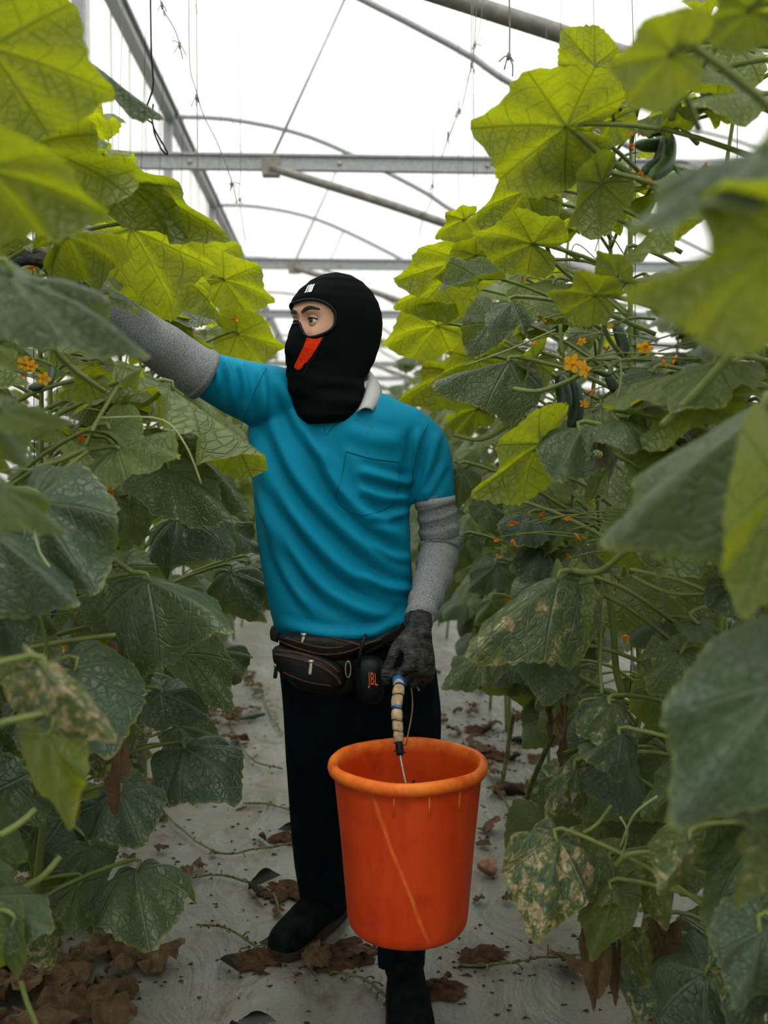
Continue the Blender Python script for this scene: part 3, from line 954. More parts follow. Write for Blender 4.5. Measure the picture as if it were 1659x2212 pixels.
# Individually observed leaves: side, base (u, v, Y), tip (u, v, Y), width, facing, shape, age, blight
HERO = [
    # ---- left row, top to bottom
    (-1, (-60, 90, 1.30), (262, 205, 1.34), 1.05, 'b', 'flat', 0.30, 0.10),
    (-1, (160, 110, 1.55), (362, 262, 1.58), 0.42, 'g', 'flat', 0.9, 0.05),
    (-1, (-20, 215, 1.50), (135, 275, 1.50), 1.0, 'b', 'arch', 0.10, 0.05),
    (-1, (45, 300, 1.55), (285, 425, 1.60), 1.0, 'b', 'ruff', 0.35, 0.10),
    (-1, (-70, 350, 0.92), (240, 470, 0.98), 0.85, 'b', 'arch', 0.45, 0.05),
    (-1, (255, 385, 1.95), (495, 520, 1.95), 0.55, 'b', 'arch', 0.35, 0.05),
    (-1, (262, 485, 2.05), (478, 585, 2.00), 1.05, 'b', 'flat', 0.02, 0.03),
    (-1, (128, 512, 1.75), (285, 545, 1.70), 1.0, 'n', 'umbr', 0.45, 0.05),
    (-1, (225, 565, 2.30), (130, 600, 2.25), 1.0, 'b', 'arch', 0.05, 0.05),
    (-1, (318, 562, 2.30), (455, 655, 2.20), 1.1, 'b', 'arch', 0.05, 0.05),
    (-1, (-20, 570, 1.02), (335, 778, 1.05), 0.62, 'f', 'arch', 0.85, 0.22),
    (-1, (230, 640, 1.75), (300, 668, 1.7), 0.8, 'u', 'arch', 0.6, 0.05),
    (-1, (335, 650, 2.50), (465, 695, 2.45), 0.9, 'u', 'flat', 0.75, 0.05),
    (-1, (395, 610, 2.65), (480, 690, 2.6), 1.0, 'b', 'arch', 0.05, 0.05),
    (-1, (470, 600, 3.0), (600, 650, 3.0), 1.0, 'b', 'flat', 0.05, 0.05),
    (-1, (430, 560, 3.2), (560, 600, 3.2), 1.0, 'b', 'flat', 0.08, 0.05),
    (-1, (500, 720, 3.0), (620, 750, 3.0), 1.1, 'b', 'flat', 0.05, 0.05),
    (-1, (330, 700, 2.5), (460, 760, 2.5), 0.9, 'b', 'arch', 0.2, 0.1),
    (-1, (350, 820, 1.90), (548, 1035, 1.92), 0.78, 'Rr', 'ruff', 0.30, 0.10),
    (-1, (240, 970, 1.70), (392, 985, 1.62), 1.0, 'f', 'arch', 0.35, 0.05),
    (-1, (225, 925, 1.75), (315, 960, 1.7), 0.9, 'f', 'vee', 0.4, 0.05),
    (-1, (200, 820, 1.75), (120, 860, 1.7), 0.8, 'b', 'arch', 0.25, 0.05),
    (-1, (250, 830, 1.8), (310, 795, 1.75), 0.9, 'f', 'ruff', 0.15, 0.05),
    (-1, (400, 950, 1.98), (548, 1120, 1.98), 0.62, 'f', 'arch', 0.85, 0.10),
    (-1, (345, 1000, 1.90), (515, 1130, 1.88), 0.85, 'f', 'arch', 0.80, 0.08),
    (-1, (-30, 880, 1.00), (175, 915, 1.02), 0.35, 'f', 'arch', 0.35, 0.05),
    (-1, (-20, 890, 1.15), (60, 1010, 1.15), 0.9, 'c', 'arch', 0.7, 0.1),
    (-1, (-30, 1040, 1.00), (152, 1158, 1.02), 0.62, 'f', 'arch', 0.60, 0.08),
    (-1, (60, 1060, 1.50), (215, 1290, 1.40), 0.9, 'c', 'arch', 0.95, 0.10),
    (-1, (-30, 1140, 1.40), (172, 1312, 1.35), 0.85, 'f', 'roof', 0.95, 0.22),
    (-1, (200, 1060, 1.75), (140, 1200, 1.7), 1.1, 'c', 'umbr', 0.9, 0.1),
    (-1, (280, 1080, 2.0), (300, 1180, 1.95), 1.0, 'c', 'vee', 0.7, 0.1),
    (-1, (370, 1112, 2.10), (500, 1212, 2.05), 1.1, 'f', 'umbr', 0.9, 0.08),
    (-1, (465, 1130, 2.35), (562, 1195, 2.3), 1.0, 'f', 'arch', 0.85, 0.08),
    (-1, (298, 1240, 1.74), (510, 1368, 1.66), 0.92, 'f', 'roof', 0.85, 0.14),
    (-1, (490, 1225, 2.45), (550, 1345, 2.40), 0.95, 'c', 'umbr', 0.85, 0.08),
    (-1, (530, 1205, 2.7), (590, 1320, 2.65), 0.9, 'c', 'umbr', 0.8, 0.05),
    (-1, (220, 1270, 1.9), (250, 1380, 1.85), 1.2, 'c', 'arch', 0.8, 0.15),
    (-1, (270, 1350, 2.0), (310, 1420, 1.95), 1.3, 'c', 'umbr', 0.95, 0.15),
    (-1, (75, 1432, 1.15), (250, 1600, 1.13), 0.80, 'f', 'bell', 0.75, 0.80),
    (-1, (95, 1560, 1.14), (155, 1800, 1.14), 0.55, 'c', 'arch', 0.15, 0.55),
    (-1, (150, 1425, 1.60), (245, 1640, 1.52), 1.0, 'c', 'roof', 0.95, 0.12),
    (-1, (385, 1400, 2.2), (500, 1535, 2.15), 0.75, 'f', 'vee', 0.85, 0.10),
    (-1, (470, 1400, 2.7), (515, 1480, 2.65), 1.2, 'c', 'umbr', 0.85, 0.10),
    (-1, (280, 1420, 2.2), (320, 1480, 2.15), 1.2, 'c', 'umbr', 0.85, 0.10),
    (-1, (335, 1490, 2.3), (460, 1560, 2.2), 0.8, 'f', 'arch', 0.9, 0.25),
    (-1, (375, 1565, 2.5), (495, 1610, 2.4), 0.6, 'f', 'arch', 0.8, 0.2),
    (-1, (385, 1605, 2.25), (515, 1735, 2.15), 1.0, 'f', 'umbr', 0.97, 0.12),
    (-1, (250, 1700, 1.90), (305, 1830, 1.80), 1.25, 'f', 'umbr', 0.95, 0.12),
    (-1, (290, 1860, 1.92), (325, 2055, 1.75), 1.05, 'f', 'umbr', 0.85, 0.22),
    (-1, (170, 1900, 1.95), (160, 2025, 1.85), 0.95, 'f', 'arch', 0.75, 0.10),
    (-1, (190, 1820, 2.1), (230, 1900, 2.05), 1.2, 'f', 'arch', 0.8, 0.3),
    (-1, (-40, 1930, 1.45), (118, 2010, 1.40), 0.8, 'f', 'roof', 0.85, 0.10),
    (-1, (20, 1990, 1.42), (35, 2115, 1.42), 0.7, 'c', 'vee', 0.5, 0.15),
    (-1, (-20, 1880, 1.5), (40, 1930, 1.5), 0.9, 'f', 'arch', 0.7, 0.1),
    (-1, (70, 1500, 1.8), (60, 1640, 1.75), 1.0, 'c', 'arch', 0.9, 0.1),
    (-1, (-10, 1300, 1.6), (60, 1420, 1.55), 1.0, 'c', 'arch', 0.95, 0.1),
    # ---- right row, top to bottom
    (1, (1292, 150, 1.75), (1210, 60, 1.75), 1.0, 'b', 'flat', 0.10, 0.05),
    (1, (1385, 140, 1.7), (1290, 210, 1.7), 1.0, 'b', 'arch', 0.10, 0.05),
    (1, (1247, 272, 1.66), (1005, 278, 1.60), 1.0, 'b', 'flat', 0.22, 0.05),
    (1, (1262, 290, 1.72), (1120, 358, 1.70), 0.9, 'b', 'arch', 0.15, 0.05),
    (1, (1330, 250, 1.8), (1300, 330, 1.8), 1.1, 'b', 'arch', 0.1, 0.05),
    (1, (1308, 385, 1.62), (1225, 488, 1.60), 1.1, 'b', 'arch', 0.30, 0.08),
    (1, (1420, 165, 1.9), (1400, 90, 1.9), 0.9, 'b', 'flat', 0.05, 0.05),
    (1, (1152, 405, 1.95), (1006, 478, 1.90), 0.95, 'b', 'arch', 0.12, 0.05),
    (1, (1170, 440, 2.0), (1060, 455, 2.0), 0.8, 'b', 'ruff', 0.10, 0.05),
    (1, (1165, 530, 1.85), (1025, 500, 1.82), 0.95, 'b', 'flat', 0.15, 0.05),
    (1, (1298, 640, 1.60), (1178, 632, 1.58), 1.0, 'b', 'arch', 0.28, 0.05),
    (1, (1340, 600, 1.6), (1290, 540, 1.6), 1.0, 'b', 'arch', 0.28, 0.05),
    (1, (1470, 115, 0.85), (1310, 150, 0.83), 1.05, 'b', 'flat', 0.42, 0.05),
    (1, (1640, 20, 0.9), (1480, 60, 0.9), 0.9, 'b', 'arch', 0.55, 0.05),
    (1, (1700, 300, 0.62), (1332, 505, 0.60), 0.40, 'g', 'flat', 0.85, 0.02),
    (1, (1730, 520, 0.64), (1335, 640, 0.62), 0.95, 'b', 'arch', 0.38, 0.05),
    (1, (1010, 470, 2.5), (940, 515, 2.5), 1.0, 'b', 'arch', 0.05, 0.02),
    (1, (1020, 560, 2.6), (845, 612, 2.6), 0.8, 'b', 'flat', 0.08, 0.02),
    (1, (1040, 545, 2.5), (930, 600, 2.5), 0.9, 'b', 'arch', 0.05, 0.02),
    (1, (1050, 600, 2.3), (945, 635, 2.25), 0.55, 'f', 'vee', 0.75, 0.02),
    (1, (980, 620, 2.8), (850, 665, 2.8), 0.9, 'b', 'arch', 0.05, 0.02),
    (1, (960, 700, 2.9), (822, 742, 2.9), 1.0, 'b', 'flat', 0.05, 0.02),
    (1, (1065, 690, 2.2), (1010, 780, 2.15), 0.8, 'c', 'vee', 0.75, 0.05),
    (1, (1110, 650, 2.1), (1060, 720, 2.05), 0.9, 'f', 'umbr', 0.85, 0.05),
    (1, (1045, 770, 2.3), (910, 840, 2.25), 0.9, 'b', 'arch', 0.2, 0.05),
    (1, (1118, 775, 2.0), (935, 842, 1.95), 0.72, 'f', 'roof', 0.70, 0.04),
    (1, (1160, 770, 2.05), (1120, 850, 2.0), 1.0, 'b', 'arch', 0.2, 0.05),
    (1, (1040, 880, 2.15), (958, 915, 2.1), 1.0, 'b', 'flat', 0.25, 0.05),
    (1, (1000, 800, 2.7), (860, 870, 2.7), 0.9, 'b', 'arch', 0.15, 0.05),
    (1, (1185, 945, 1.72), (1012, 1078, 1.68), 0.80, 'd', 'flat', 0.02, 0.10),
    (1, (1262, 920, 1.68), (1200, 1040, 1.60), 1.10, 'f', 'umbr', 0.80, 0.05),
    (1, (1335, 900, 1.62), (1360, 985, 1.55), 1.15, 'f', 'umbr', 0.72, 0.05),
    (1, (1690, 850, 0.95), (1290, 1182, 0.90), 0.72, 'f', 'roof', 0.75, 0.05),
    (1, (1700, 1020, 0.85), (1600, 1330, 0.83), 0.80, 'c', 'vee', 0.30, 0.05),
    (1, (1420, 800, 1.75), (1360, 860, 1.7), 1.0, 'f', 'arch', 0.75, 0.1),
    (1, (1430, 880, 1.8), (1370, 850, 1.75), 1.1, 'f', 'roof', 0.7, 0.15),
    (1, (1000, 1010, 2.3), (985, 1100, 2.3), 1.0, 'f', 'umbr', 0.8, 0.1),
    (1, (1050, 1080, 2.1), (1060, 1150, 2.1), 1.1, 'c', 'umbr', 0.8, 0.2),
    (1, (1228, 1232, 1.72), (1012, 1430, 1.62), 0.62, 'f', 'roof', 0.80, 0.62),
    (1, (1215, 1260, 1.75), (1235, 1450, 1.72), 0.70, 'l', 'arch', 0.28, 0.40),
    (1, (1060, 1410, 1.95), (955, 1490, 1.9), 0.75, 'f', 'arch', 0.75, 0.25),
    (1, (1190, 1400, 1.80), (1180, 1525, 1.74), 1.05, 'f', 'umbr', 0.85, 0.25),
    (1, (1080, 1215, 2.4), (1010, 1280, 2.35), 0.9, 'f', 'arch', 0.85, 0.1),
    (1, (1010, 1160, 2.5), (975, 1240, 2.5), 0.9, 'f', 'arch', 0.85, 0.1),
    (1, (1150, 1110, 2.3), (1110, 1180, 2.2), 1.2, 'f', 'umbr', 0.97, 0.15),
    (1, (1180, 1180, 2.3), (1130, 1260, 2.2), 1.0, 'f', 'umbr', 0.97, 0.15),
    (1, (1720, 1440, 0.85), (1455, 1800, 0.82), 0.85, 'f', 'arch', 0.95, 0.03),
    (1, (1720, 1600, 0.88), (1500, 1740, 0.85), 0.75, 'f', 'roof', 0.80, 0.35),
    (1, (1640, 1760, 0.95), (1590, 1960, 0.95), 0.9, 'l', 'bell', 0.60, 0.60),
    (1, (1322, 1512, 1.72), (1290, 1610, 1.62), 1.15, 'f', 'bell', 0.80, 0.62),
    (1, (1350, 1580, 1.66), (1260, 1640, 1.58), 0.8, 'f', 'roof', 0.95, 0.45),
    (1, (1350, 1640, 1.75), (1340, 1770, 1.68), 1.1, 'c', 'roof', 0.98, 0.20),
    (1, (1250, 1650, 1.80), (1180, 1770, 1.74), 0.85, 'f', 'bell', 0.85, 0.72),
    (1, (1212, 1795, 1.66), (1150, 2030, 1.55), 0.95, 'f', 'umbr', 0.88, 0.74),
    (1, (1330, 1850, 1.70), (1230, 1960, 1.66), 0.9, 'f', 'ruff', 0.40, 0.55),
    (1, (1330, 1910, 1.66), (1280, 2080, 1.62), 0.75, 'f', 'arch', 0.45, 0.40),
    (1, (1420, 1880, 1.70), (1440, 2010, 1.66), 1.0, 'c', 'bell', 0.45, 0.70),
    (1, (1500, 1800, 1.4), (1420, 1940, 1.35), 1.0, 'c', 'bell', 0.60, 0.66),
    (1, (1380, 2000, 1.75), (1400, 2140, 1.72), 0.8, 'c', 'bell', 0.55, 0.70),
    (1, (1650, 1990, 1.25), (1590, 2190, 1.2), 0.95, 'c', 'arch', 0.95, 0.10),
    (1, (1290, 1840, 1.8), (1260, 1770, 1.8), 0.8, 'f', 'arch', 0.6, 0.5),
    (1, (1480, 1400, 1.75), (1400, 1500, 1.7), 0.95, 'f', 'ruff', 0.55, 0.45),
    (1, (1500, 1340, 1.75), (1560, 1400, 1.7), 0.9, 'f', 'arch', 0.75, 0.3),
    (1, (1580, 1250, 1.6), (1630, 1360, 1.55), 1.1, 'c', 'umbr', 0.95, 0.5),
    (1, (1440, 1340, 1.9), (1360, 1390, 1.85), 0.8, 'f', 'roof', 0.8, 0.3),
]
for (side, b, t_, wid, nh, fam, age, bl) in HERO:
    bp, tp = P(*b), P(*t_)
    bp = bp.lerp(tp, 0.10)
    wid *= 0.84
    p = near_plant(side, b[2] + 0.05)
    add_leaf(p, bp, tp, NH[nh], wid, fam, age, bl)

# aisle edges as seen from the camera, used to keep other leaves out of the path
EL = [(0, 110), (150, 200), (270, 300), (350, 300), (400, 420), (560, 455), (600, 540), (680, 590), (760, 590), (800, 420), (900, 470), (1040, 530), (1140, 545), (1340, 575), (1400, 510), (1540, 470), (1620, 470), (1740, 480), (1800, 300), (1850, 380), (2030, 390), (2090, 140), (2300, 60)]
ER = [(0, 1310), (60, 1240), (160, 1130), (275, 1050), (380, 1030), (480, 960), (520, 915), (600, 860), (700, 840), (760, 835), (860, 850), (950, 980), (1080, 1020), (1300, 985), (1480, 985), (1520, 1165), (1640, 1165), (1780, 1100), (1900, 1100), (2070, 1230), (2300, 1420)]


def edge(tab, v):
    for (v0, x0), (v1, x1) in zip(tab, tab[1:]):
        if v0 <= v <= v1:
            return x0 + (x1 - x0) * (v - v0) / (v1 - v0)
    return tab[0][1] if v < tab[0][0] else tab[-1][1]


def clear(pt, margin=0):
    q = proj(pt)
    if q is None: return True
    u, v = q
    return u < edge(EL, v) + margin or u > edge(ER, v) - margin


def near_ok(pts):
    """Very close leaves may not hang across the open view."""
    for q in pts:
        s = proj(q)
        if s is None: continue
        if -120 < s[0] < 1780 and -120 < s[1] < 2330: return False
    return True


def random_leaves(p, n, zmax=None):
    made = 0
    tries = 0
    while made < n and tries < n * 12:
        tries += 1
        z = 0.25 + (p.h - 0.10) * rng.random() ** 0.85
        st = stem_at(p, z)
        az = rng.gauss(0, 1.3)
        out = Vector((-p.side * math.cos(az), -math.sin(az) * 0.8 - 0.1, 0)).normalized()
        ln = rng.uniform(0.10, 0.24)
        hi = z / p.h
        base = st + out * ln + Vector((0, 0, rng.uniform(0.0, 0.09)))
        droop = -0.25 - (1 - hi) * 1.3 + rng.uniform(-0.25, 0.3)
        L = rng.uniform(0.10, 0.165) * (0.9 if hi > 0.9 else 1.0)
        d = (out + Vector((rng.uniform(-.3, .3), rng.uniform(-.4, .2), droop))).normalized()
        tip = base + d * L
        if p.y >= 2.35:
            if abs(tip.x) < (0.36 if tip.z > 0.55 else 0.46) or abs(base.x) < 0.34: continue
            if p.side > 0 and base.z < 0.5 and rng.random() < 0.8: continue
            q_ = proj(tip)
            if q_ and q_[1] < 640 and not clear(tip, 12): continue
        elif not (clear(base, -5) and clear(tip, 15) and clear(base.lerp(tip, 0.6) + Vector((-p.side * 0.03, 0, 0)), 10)):
            continue
        if p.y < 1.5 and not near_ok([base, tip, base.lerp(tip, .5), tip + Vector((-p.side * 0.08, 0, -0.03))]):
            continue
        if tip.z < 0.06: continue
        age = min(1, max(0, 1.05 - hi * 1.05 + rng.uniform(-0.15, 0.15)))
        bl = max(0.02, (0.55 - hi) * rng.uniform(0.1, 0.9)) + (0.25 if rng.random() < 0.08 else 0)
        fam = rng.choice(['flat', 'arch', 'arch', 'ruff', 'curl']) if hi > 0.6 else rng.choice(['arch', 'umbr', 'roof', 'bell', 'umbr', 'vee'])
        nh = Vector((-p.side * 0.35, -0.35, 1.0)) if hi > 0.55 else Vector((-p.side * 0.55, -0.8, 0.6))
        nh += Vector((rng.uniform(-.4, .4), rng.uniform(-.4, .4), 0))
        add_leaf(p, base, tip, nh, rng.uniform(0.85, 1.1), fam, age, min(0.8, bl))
        made += 1
    return made


def low_leaves(p, n):
    """Old spotted leaves hanging near the foot of a plant."""
    made = tries = 0
    while made < n and tries < 80:
        tries += 1
        z = rng.uniform(0.16, 0.75)
        st = stem_at(p, z)
        az = rng.gauss(0, 1.5)
        base = st + Vector((-p.side * math.cos(az), -math.sin(az), 0)) * rng.uniform(0.04, 0.22) + Vector((0, 0, 0.04))
        d = Vector((-p.side * rng.uniform(-0.3, 0.6), rng.uniform(-0.6, 0.2), -1)).normalized()
        tip = base + d * rng.uniform(0.09, 0.15)
        if tip.z < 0.03 or not (clear(base, -10) and clear(tip, -5) and clear(base.lerp(tip, 0.6) + Vector((-p.side * 0.05, 0, 0)), 0)): continue
        add_leaf(p, base, tip, (-p.side * rng.uniform(0, .6), -0.9, rng.uniform(0.1, 0.6)), rng.uniform(0.75, 1.1), rng.choice(['bell', 'umbr', 'roof', 'vee', 'arch']), rng.choice([0.35, 0.7, 0.9, 1.0]), rng.choice([0.15, 0.3, 0.55, 0.75]))
        made += 1


def random_bits(p, nf, nt):
    for _ in range(nf):
        z = rng.uniform(0.35, p.h * 0.98)
        st = stem_at(p, z)
        az = rng.gauss(0, 0.9)
        q = st + Vector((-p.side * math.cos(az), -abs(math.sin(az)), 0)) * rng.uniform(0.03, 0.13)
        if not clear(q, -15): continue
        d = Vector((rng.uniform(-1, 1), rng.uniform(-1, 0.2), rng.uniform(-0.9, 0.3)))
        if rng.random() < 0.25:
            f = place('flower', FLW, p.root, q, d, rng.uniform(0.012, 0.018))
        else:
            f = place('wilted_flower', WLT[rng.randrange(3)], p.root, q, d, rng.uniform(0.018, 0.028))
        MB().add(*tube([st, st.lerp(q, 0.6) + Vector((0, 0, 0.012)), q], 0.0016, 5, n=4)).build('flower_stalk', M['stem'], p.root)
    for _ in range(nt):
        z = rng.uniform(0.4, p.h)
        st = stem_at(p, z)
        a = st + Vector((-p.side * rng.uniform(0.05, 0.15), rng.uniform(-0.15, 0.05), rng.uniform(-0.05, 0.1)))
        b = a + Vector((-p.side * rng.uniform(-0.05, 0.12), rng.uniform(-0.08, 0.05), rng.uniform(-0.14, 0.06)))
        if not (clear(a, -10) and clear(b, -10)): continue
        tendril(p, [st, a, b])


for side in (-1, 1):
    for i, p in enumerate(row[side]):
        n = 22 if p.y < 1.4 else 34 if p.y < 3.4 else 32
        random_leaves(p, n)
        if 1.3 < p.y < 3.3: low_leaves(p, 9)
        if p.y < 5.0:
            random_bits(p, 7, 3)
        # training twine
        top = stem_at(p, p.h)
        if p.y > 1.2:
            tw = MB().add(*tube([(p.x, p.y + 0.012, 0.05), (p.x + 0.01 * p.side, p.y + 0.012, 1.2), (p.x, p.y + 0.012, 2.1), (p.x - 0.06 * p.side, p.y, WZ)], 0.0009, 4))
            tw.build('training_twine', M['blacktwine'] if rng.random() < 0.5 else M['twine'], p.root)

# the rows behind, seen only through gaps: joined foliage per plant
def back_plant(side, x, y, label, n=26, h=2.0, g=None):
    root = empty('cucumber_plant', (x, y, 0), label, 'plant', g)
    crv = catmull(stem_curve(x, y, h, rng), 12)
    MB().add(*tube(crv, 0.008, 6)).build('vine_stem', M['stem'], root)
    vs, fs, us = [], [], []
    for k in range(n):
        hi = rng.random()
        z = 0.25 + (h - 0.2) * hi
        az = rng.uniform(0, 6.283)
        out = Vector((math.cos(az), math.sin(az), 0))
        base = Vector((x, y, z)) + out * rng.uniform(0.05, 0.22)
        d = (out + Vector((0, 0, -0.3 - (1 - hi)))).normalized()
        fam = rng.choice(['arch', 'umbr', 'roof'])
        me, bt = LOW[fam][rng.randrange(3)]
        m = leaf_matrix(base, base + d * rng.uniform(0.11, 0.17), (-side * .3, -.5, 1), 1.0, bt)
        b0 = len(vs)
        vs += [tuple(m @ q.co) for q in me.vertices]
        fs += [tuple(b0 + i for i in pl.vertices) for pl in me.polygons]
        ul = me.uv_layers[0].data
        for pl in me.polygons:
            for li in pl.loop_indices: us += list(ul[li].uv)
    me2 = bpy.data.meshes.new('foliage')
    me2.from_pydata(vs, [], fs)
    u2 = me2.uv_layers.new(name='UVMap')
    u2.data.foreach_set('uv', us)
    me2.materials.append(M['leaf'])
    o = link('foliage', me2, root)
    o['kind'] = 'stuff'
    o['age'] = 0.75
    o['blight'] = 0.12
    return root


k = 0
y = 1.6
while y < 7.0:
    back_plant(1, 1.75 + rng.uniform(-.08, .08), y, 'dim cucumber plant in the further row behind the right row', 52, 2.1, 'plants of the further right row')
    y += 0.40
y = 2.6
while y < 6.5:
    back_plant(-1, -1.55 + rng.uniform(-.05, .05), y, 'dim cucumber plant between the left row and the side wall', 26, 1.75, 'plants along the left wall')
    y += 0.45
y = 6.9
while y < 22:
    for side in (-1, 1):
        back_plant(side, side * 0.76, y, 'far cucumber plant near the end of the %s row' % sidename[side], 30, 2.1, 'far plants of the %s row' % sidename[side])
    y += 0.55 if y < 12 else 0.9

# ================================================================== the worker
def T(u, v, Y, r):
    return (P(u, v, Y), r)


def tubes(mb, rows, seg=20, n=24, **kw):
    mb.add(*tube([q[0] for q in rows], [q[1] for q in rows], seg, n=n, **kw))


def loft(mb, rows, seg=40, power=2.4):
    """rows: (u centre, v, half width px, Y centre, half depth m), stacked ellipses closed at both ends."""
    v, f = [], []
    for (u, vv, hw, Y, hd) in rows:
        c = P(u, vv, Y)
        w = S(hw, Y)
        for k in range(seg):
            a = 2 * math.pi * k / seg
            ca, sa = math.cos(a), math.sin(a)
            e = 2 / power
            v.append((c.x + w * math.copysign(abs(ca) ** e, ca), c.y + hd * math.copysign(abs(sa) ** e, sa), c.z))
    for i in range(len(rows) - 1):
        for k in range(seg):
            k2 = (k + 1) % seg
            f.append((i * seg + k, (i + 1) * seg + k, (i + 1) * seg + k2, i * seg + k2))
    f.append(tuple(range(seg)))
    b = (len(rows) - 1) * seg
    f.append(tuple(range(b + seg - 1, b - 1, -1)))
    mb.add(v, f)


def interp_rows(rows, n):
    out = []
    cols = list(zip(*rows))
    a = [catmull([(x, 0, 0) for x in c], n) for c in cols]
    return [tuple(a[j][i].x for j in range(len(cols))) for i in range(n + 1)]


person = empty('person', P(760, 2100, 2.33) * 1.0, 'worker in black balaclava and teal polo shirt holding the orange bucket', 'person')
person.location.z = 0.0

# ---- head frame
AF = R(54)
HF = Vector((-math.sin(AF), -math.cos(AF), 0.0))
HU = Vector((0.0, 0.0, 1.0))
HS = HU.cross(HF)                      # towards his left ear
HO = P(722, 704, 2.27)
# z, front, back, half width of the bare head
HP = [(-0.125, 0.080, -0.060, 0.050), (-0.105, 0.090, -0.070, 0.058), (-0.075, 0.090, -0.090, 0.066), (-0.04, 0.089, -0.106, 0.071), (-0.015, 0.089, -0.114, 0.0745), (0.01, 0.091, -0.117, 0.0755), (0.03, 0.0945, -0.115, 0.075), (0.05, 0.089, -0.106, 0.071), (0.070, 0.074, -0.090, 0.063), (0.088, 0.050, -0.066, 0.049), (0.098, 0.026, -0.040, 0.032), (0.1015, 0.004, -0.014, 0.012)]
# hood: flows from the skull to a drape on the chest
HH = [(-0.245, 0.078, -0.045, 0.066), (-0.225, 0.096, -0.054, 0.077), (-0.19, 0.108, -0.058, 0.080), (-0.15, 0.117, -0.062, 0.078), (-0.125, 0.118, -0.068, 0.074), (-0.105, 0.116, -0.082, 0.075), (-0.075, 0.108, -0.100, 0.078), (-0.04, 0.099, -0.114, 0.080), (-0.015, 0.097, -0.120, 0.0815), (0.01, 0.098, -0.122, 0.082), (0.03, 0.101, -0.120, 0.081), (0.05, 0.096, -0.112, 0.077), (0.070, 0.082, -0.097, 0.069), (0.088, 0.058, -0.073, 0.055), (0.100, 0.032, -0.046, 0.037), (0.1065, 0.004, -0.014, 0.010)]

HZ = lambda z: 0.03 + (z - 0.03) * 1.2 if z > 0.03 else (-0.1 + (z + 0.1) * 0.85 if z < -0.1 else z)
HP = [(HZ(q[0]),) + q[1:] for q in HP]
HH = [(HZ(q[0]),) + q[1:] for q in HH]


def prof_at(tab, z):
    z = min(max(z, tab[0][0]), tab[-1][0])
    for i in range(len(tab) - 1):
        if tab[i][0] <= z <= tab[i + 1][0]:
            u = (z - tab[i][0]) / (tab[i + 1][0] - tab[i][0])
            p = [tab[max(i - 1, 0)], tab[i], tab[i + 1], tab[min(i + 2, len(tab) - 1)]]
            r = []
            for c in (1, 2, 3):
                lo, hi = p[1][c], p[2][c]
                s = u * u * (3 - 2 * u) * 0.35 + u * 0.65
                r.append(lo + (hi - lo) * s)
            return r
    return tab[-1][1:]


def G2(a, b):
    return math.exp(-(a * a + b * b))


def head_local(th, z, hood=False, off=0.0):
    fr, bk, w = prof_at(HH if hood else HP, z)
    cx = (fr + bk) * 0.5 * 0.35
    ax = (fr - cx) if math.cos(th) >= 0 else (cx - bk)
    ct, st = math.cos(th), math.sin(th)
    e = 2 / ((2.9 if ct > 0 else 2.25) if abs(z) < 0.06 else 2.25 + (0.65 * max(0, 1 - (abs(z) - 0.06) / 0.03) if ct > 0 else 0))
    x = cx + (ax + off) * math.copysign(abs(ct) ** e, ct)
    y = (w + off) * math.copysign(abs(st) ** e, st)
    if ct > 0:
        if hood:
            x += 0.030 * G2(y / 0.030, (z + 0.052) / 0.042)               # mask over nose and mouth
        else:
            x += 0.026 * G2(y / 0.014, (z + 0.045) / 0.030)               # nose
            x += 0.010 * G2(y / 0.010, (z + 0.012) / 0.022)               # bridge
            x += 0.005 * (G2((y - 0.030) / 0.022, (z - 0.022) / 0.009) + G2((y + 0.030) / 0.022, (z - 0.022) / 0.009))
            x -= 0.0105 * (G2((y - 0.031) / 0.018, (z - 0.003) / 0.012) + G2((y + 0.031) / 0.018, (z - 0.003) / 0.012))
            x += 0.004 * (G2((y - 0.040) / 0.02, (z + 0.03) / 0.015) + G2((y + 0.040) / 0.02, (z + 0.03) / 0.015))
    return Vector((x, y, z))


def H2W(p):
    return HO + HF * p.x + HS * p.y + HU * p.z


# ---- body (one continuous surface under the clothes)
bb = MB()
v, f = [], []
nt, nz = 72, 46
zs = [HP[0][0] + (HP[-1][0] - HP[0][0]) * (i / nz) for i in range(nz + 1)]
for z in zs:
    for k in range(nt):
        v.append(H2W(head_local(2 * math.pi * k / nt, z)))
for i in range(nz):
    for k in range(nt):
        k2 = (k + 1) % nt
        f.append((i * nt + k, i * nt + k2, (i + 1) * nt + k2, (i + 1) * nt + k))
f.append(tuple(range(nt - 1, -1, -1)))
f.append(tuple(range(nz * nt, nz * nt + nt)))
bb.add(v, f)
tubes(bb, [T(722, 740, 2.29, 0.05), T(718, 800, 2.30, 0.052), T(715, 850, 2.30, 0.056)])
loft(bb, interp_rows([(715, 845, 70, 2.30, 0.05), (722, 880, 130, 2.31, 0.055), (722, 930, 145, 2.31, 0.072), (720, 1010, 130, 2.31, 0.08), (722, 1150, 122, 2.31, 0.08), (735, 1280, 120, 2.31, 0.084), (755, 1400, 140, 2.31, 0.10), (765, 1470, 135, 2.32, 0.095)], 24))
tubes(bb, [T(640, 865, 2.30, 0.045), T(545, 850, 2.265, 0.045), T(428, 803, 2.205, 0.040), T(300, 718, 2.12, 0.038), T(160, 612, 2.0, 0.027), T(120, 580, 1.965, 0.022)])
tubes(bb, [T(820, 920, 2.31, 0.04), T(900, 955, 2.31, 0.040), T(935, 1060, 2.30, 0.036), T(946, 1170, 2.30, 0.038), T(930, 1260, 2.22, 0.034), T(902, 1340, 2.12, 0.022), T(904, 1362, 2.10, 0.018)])
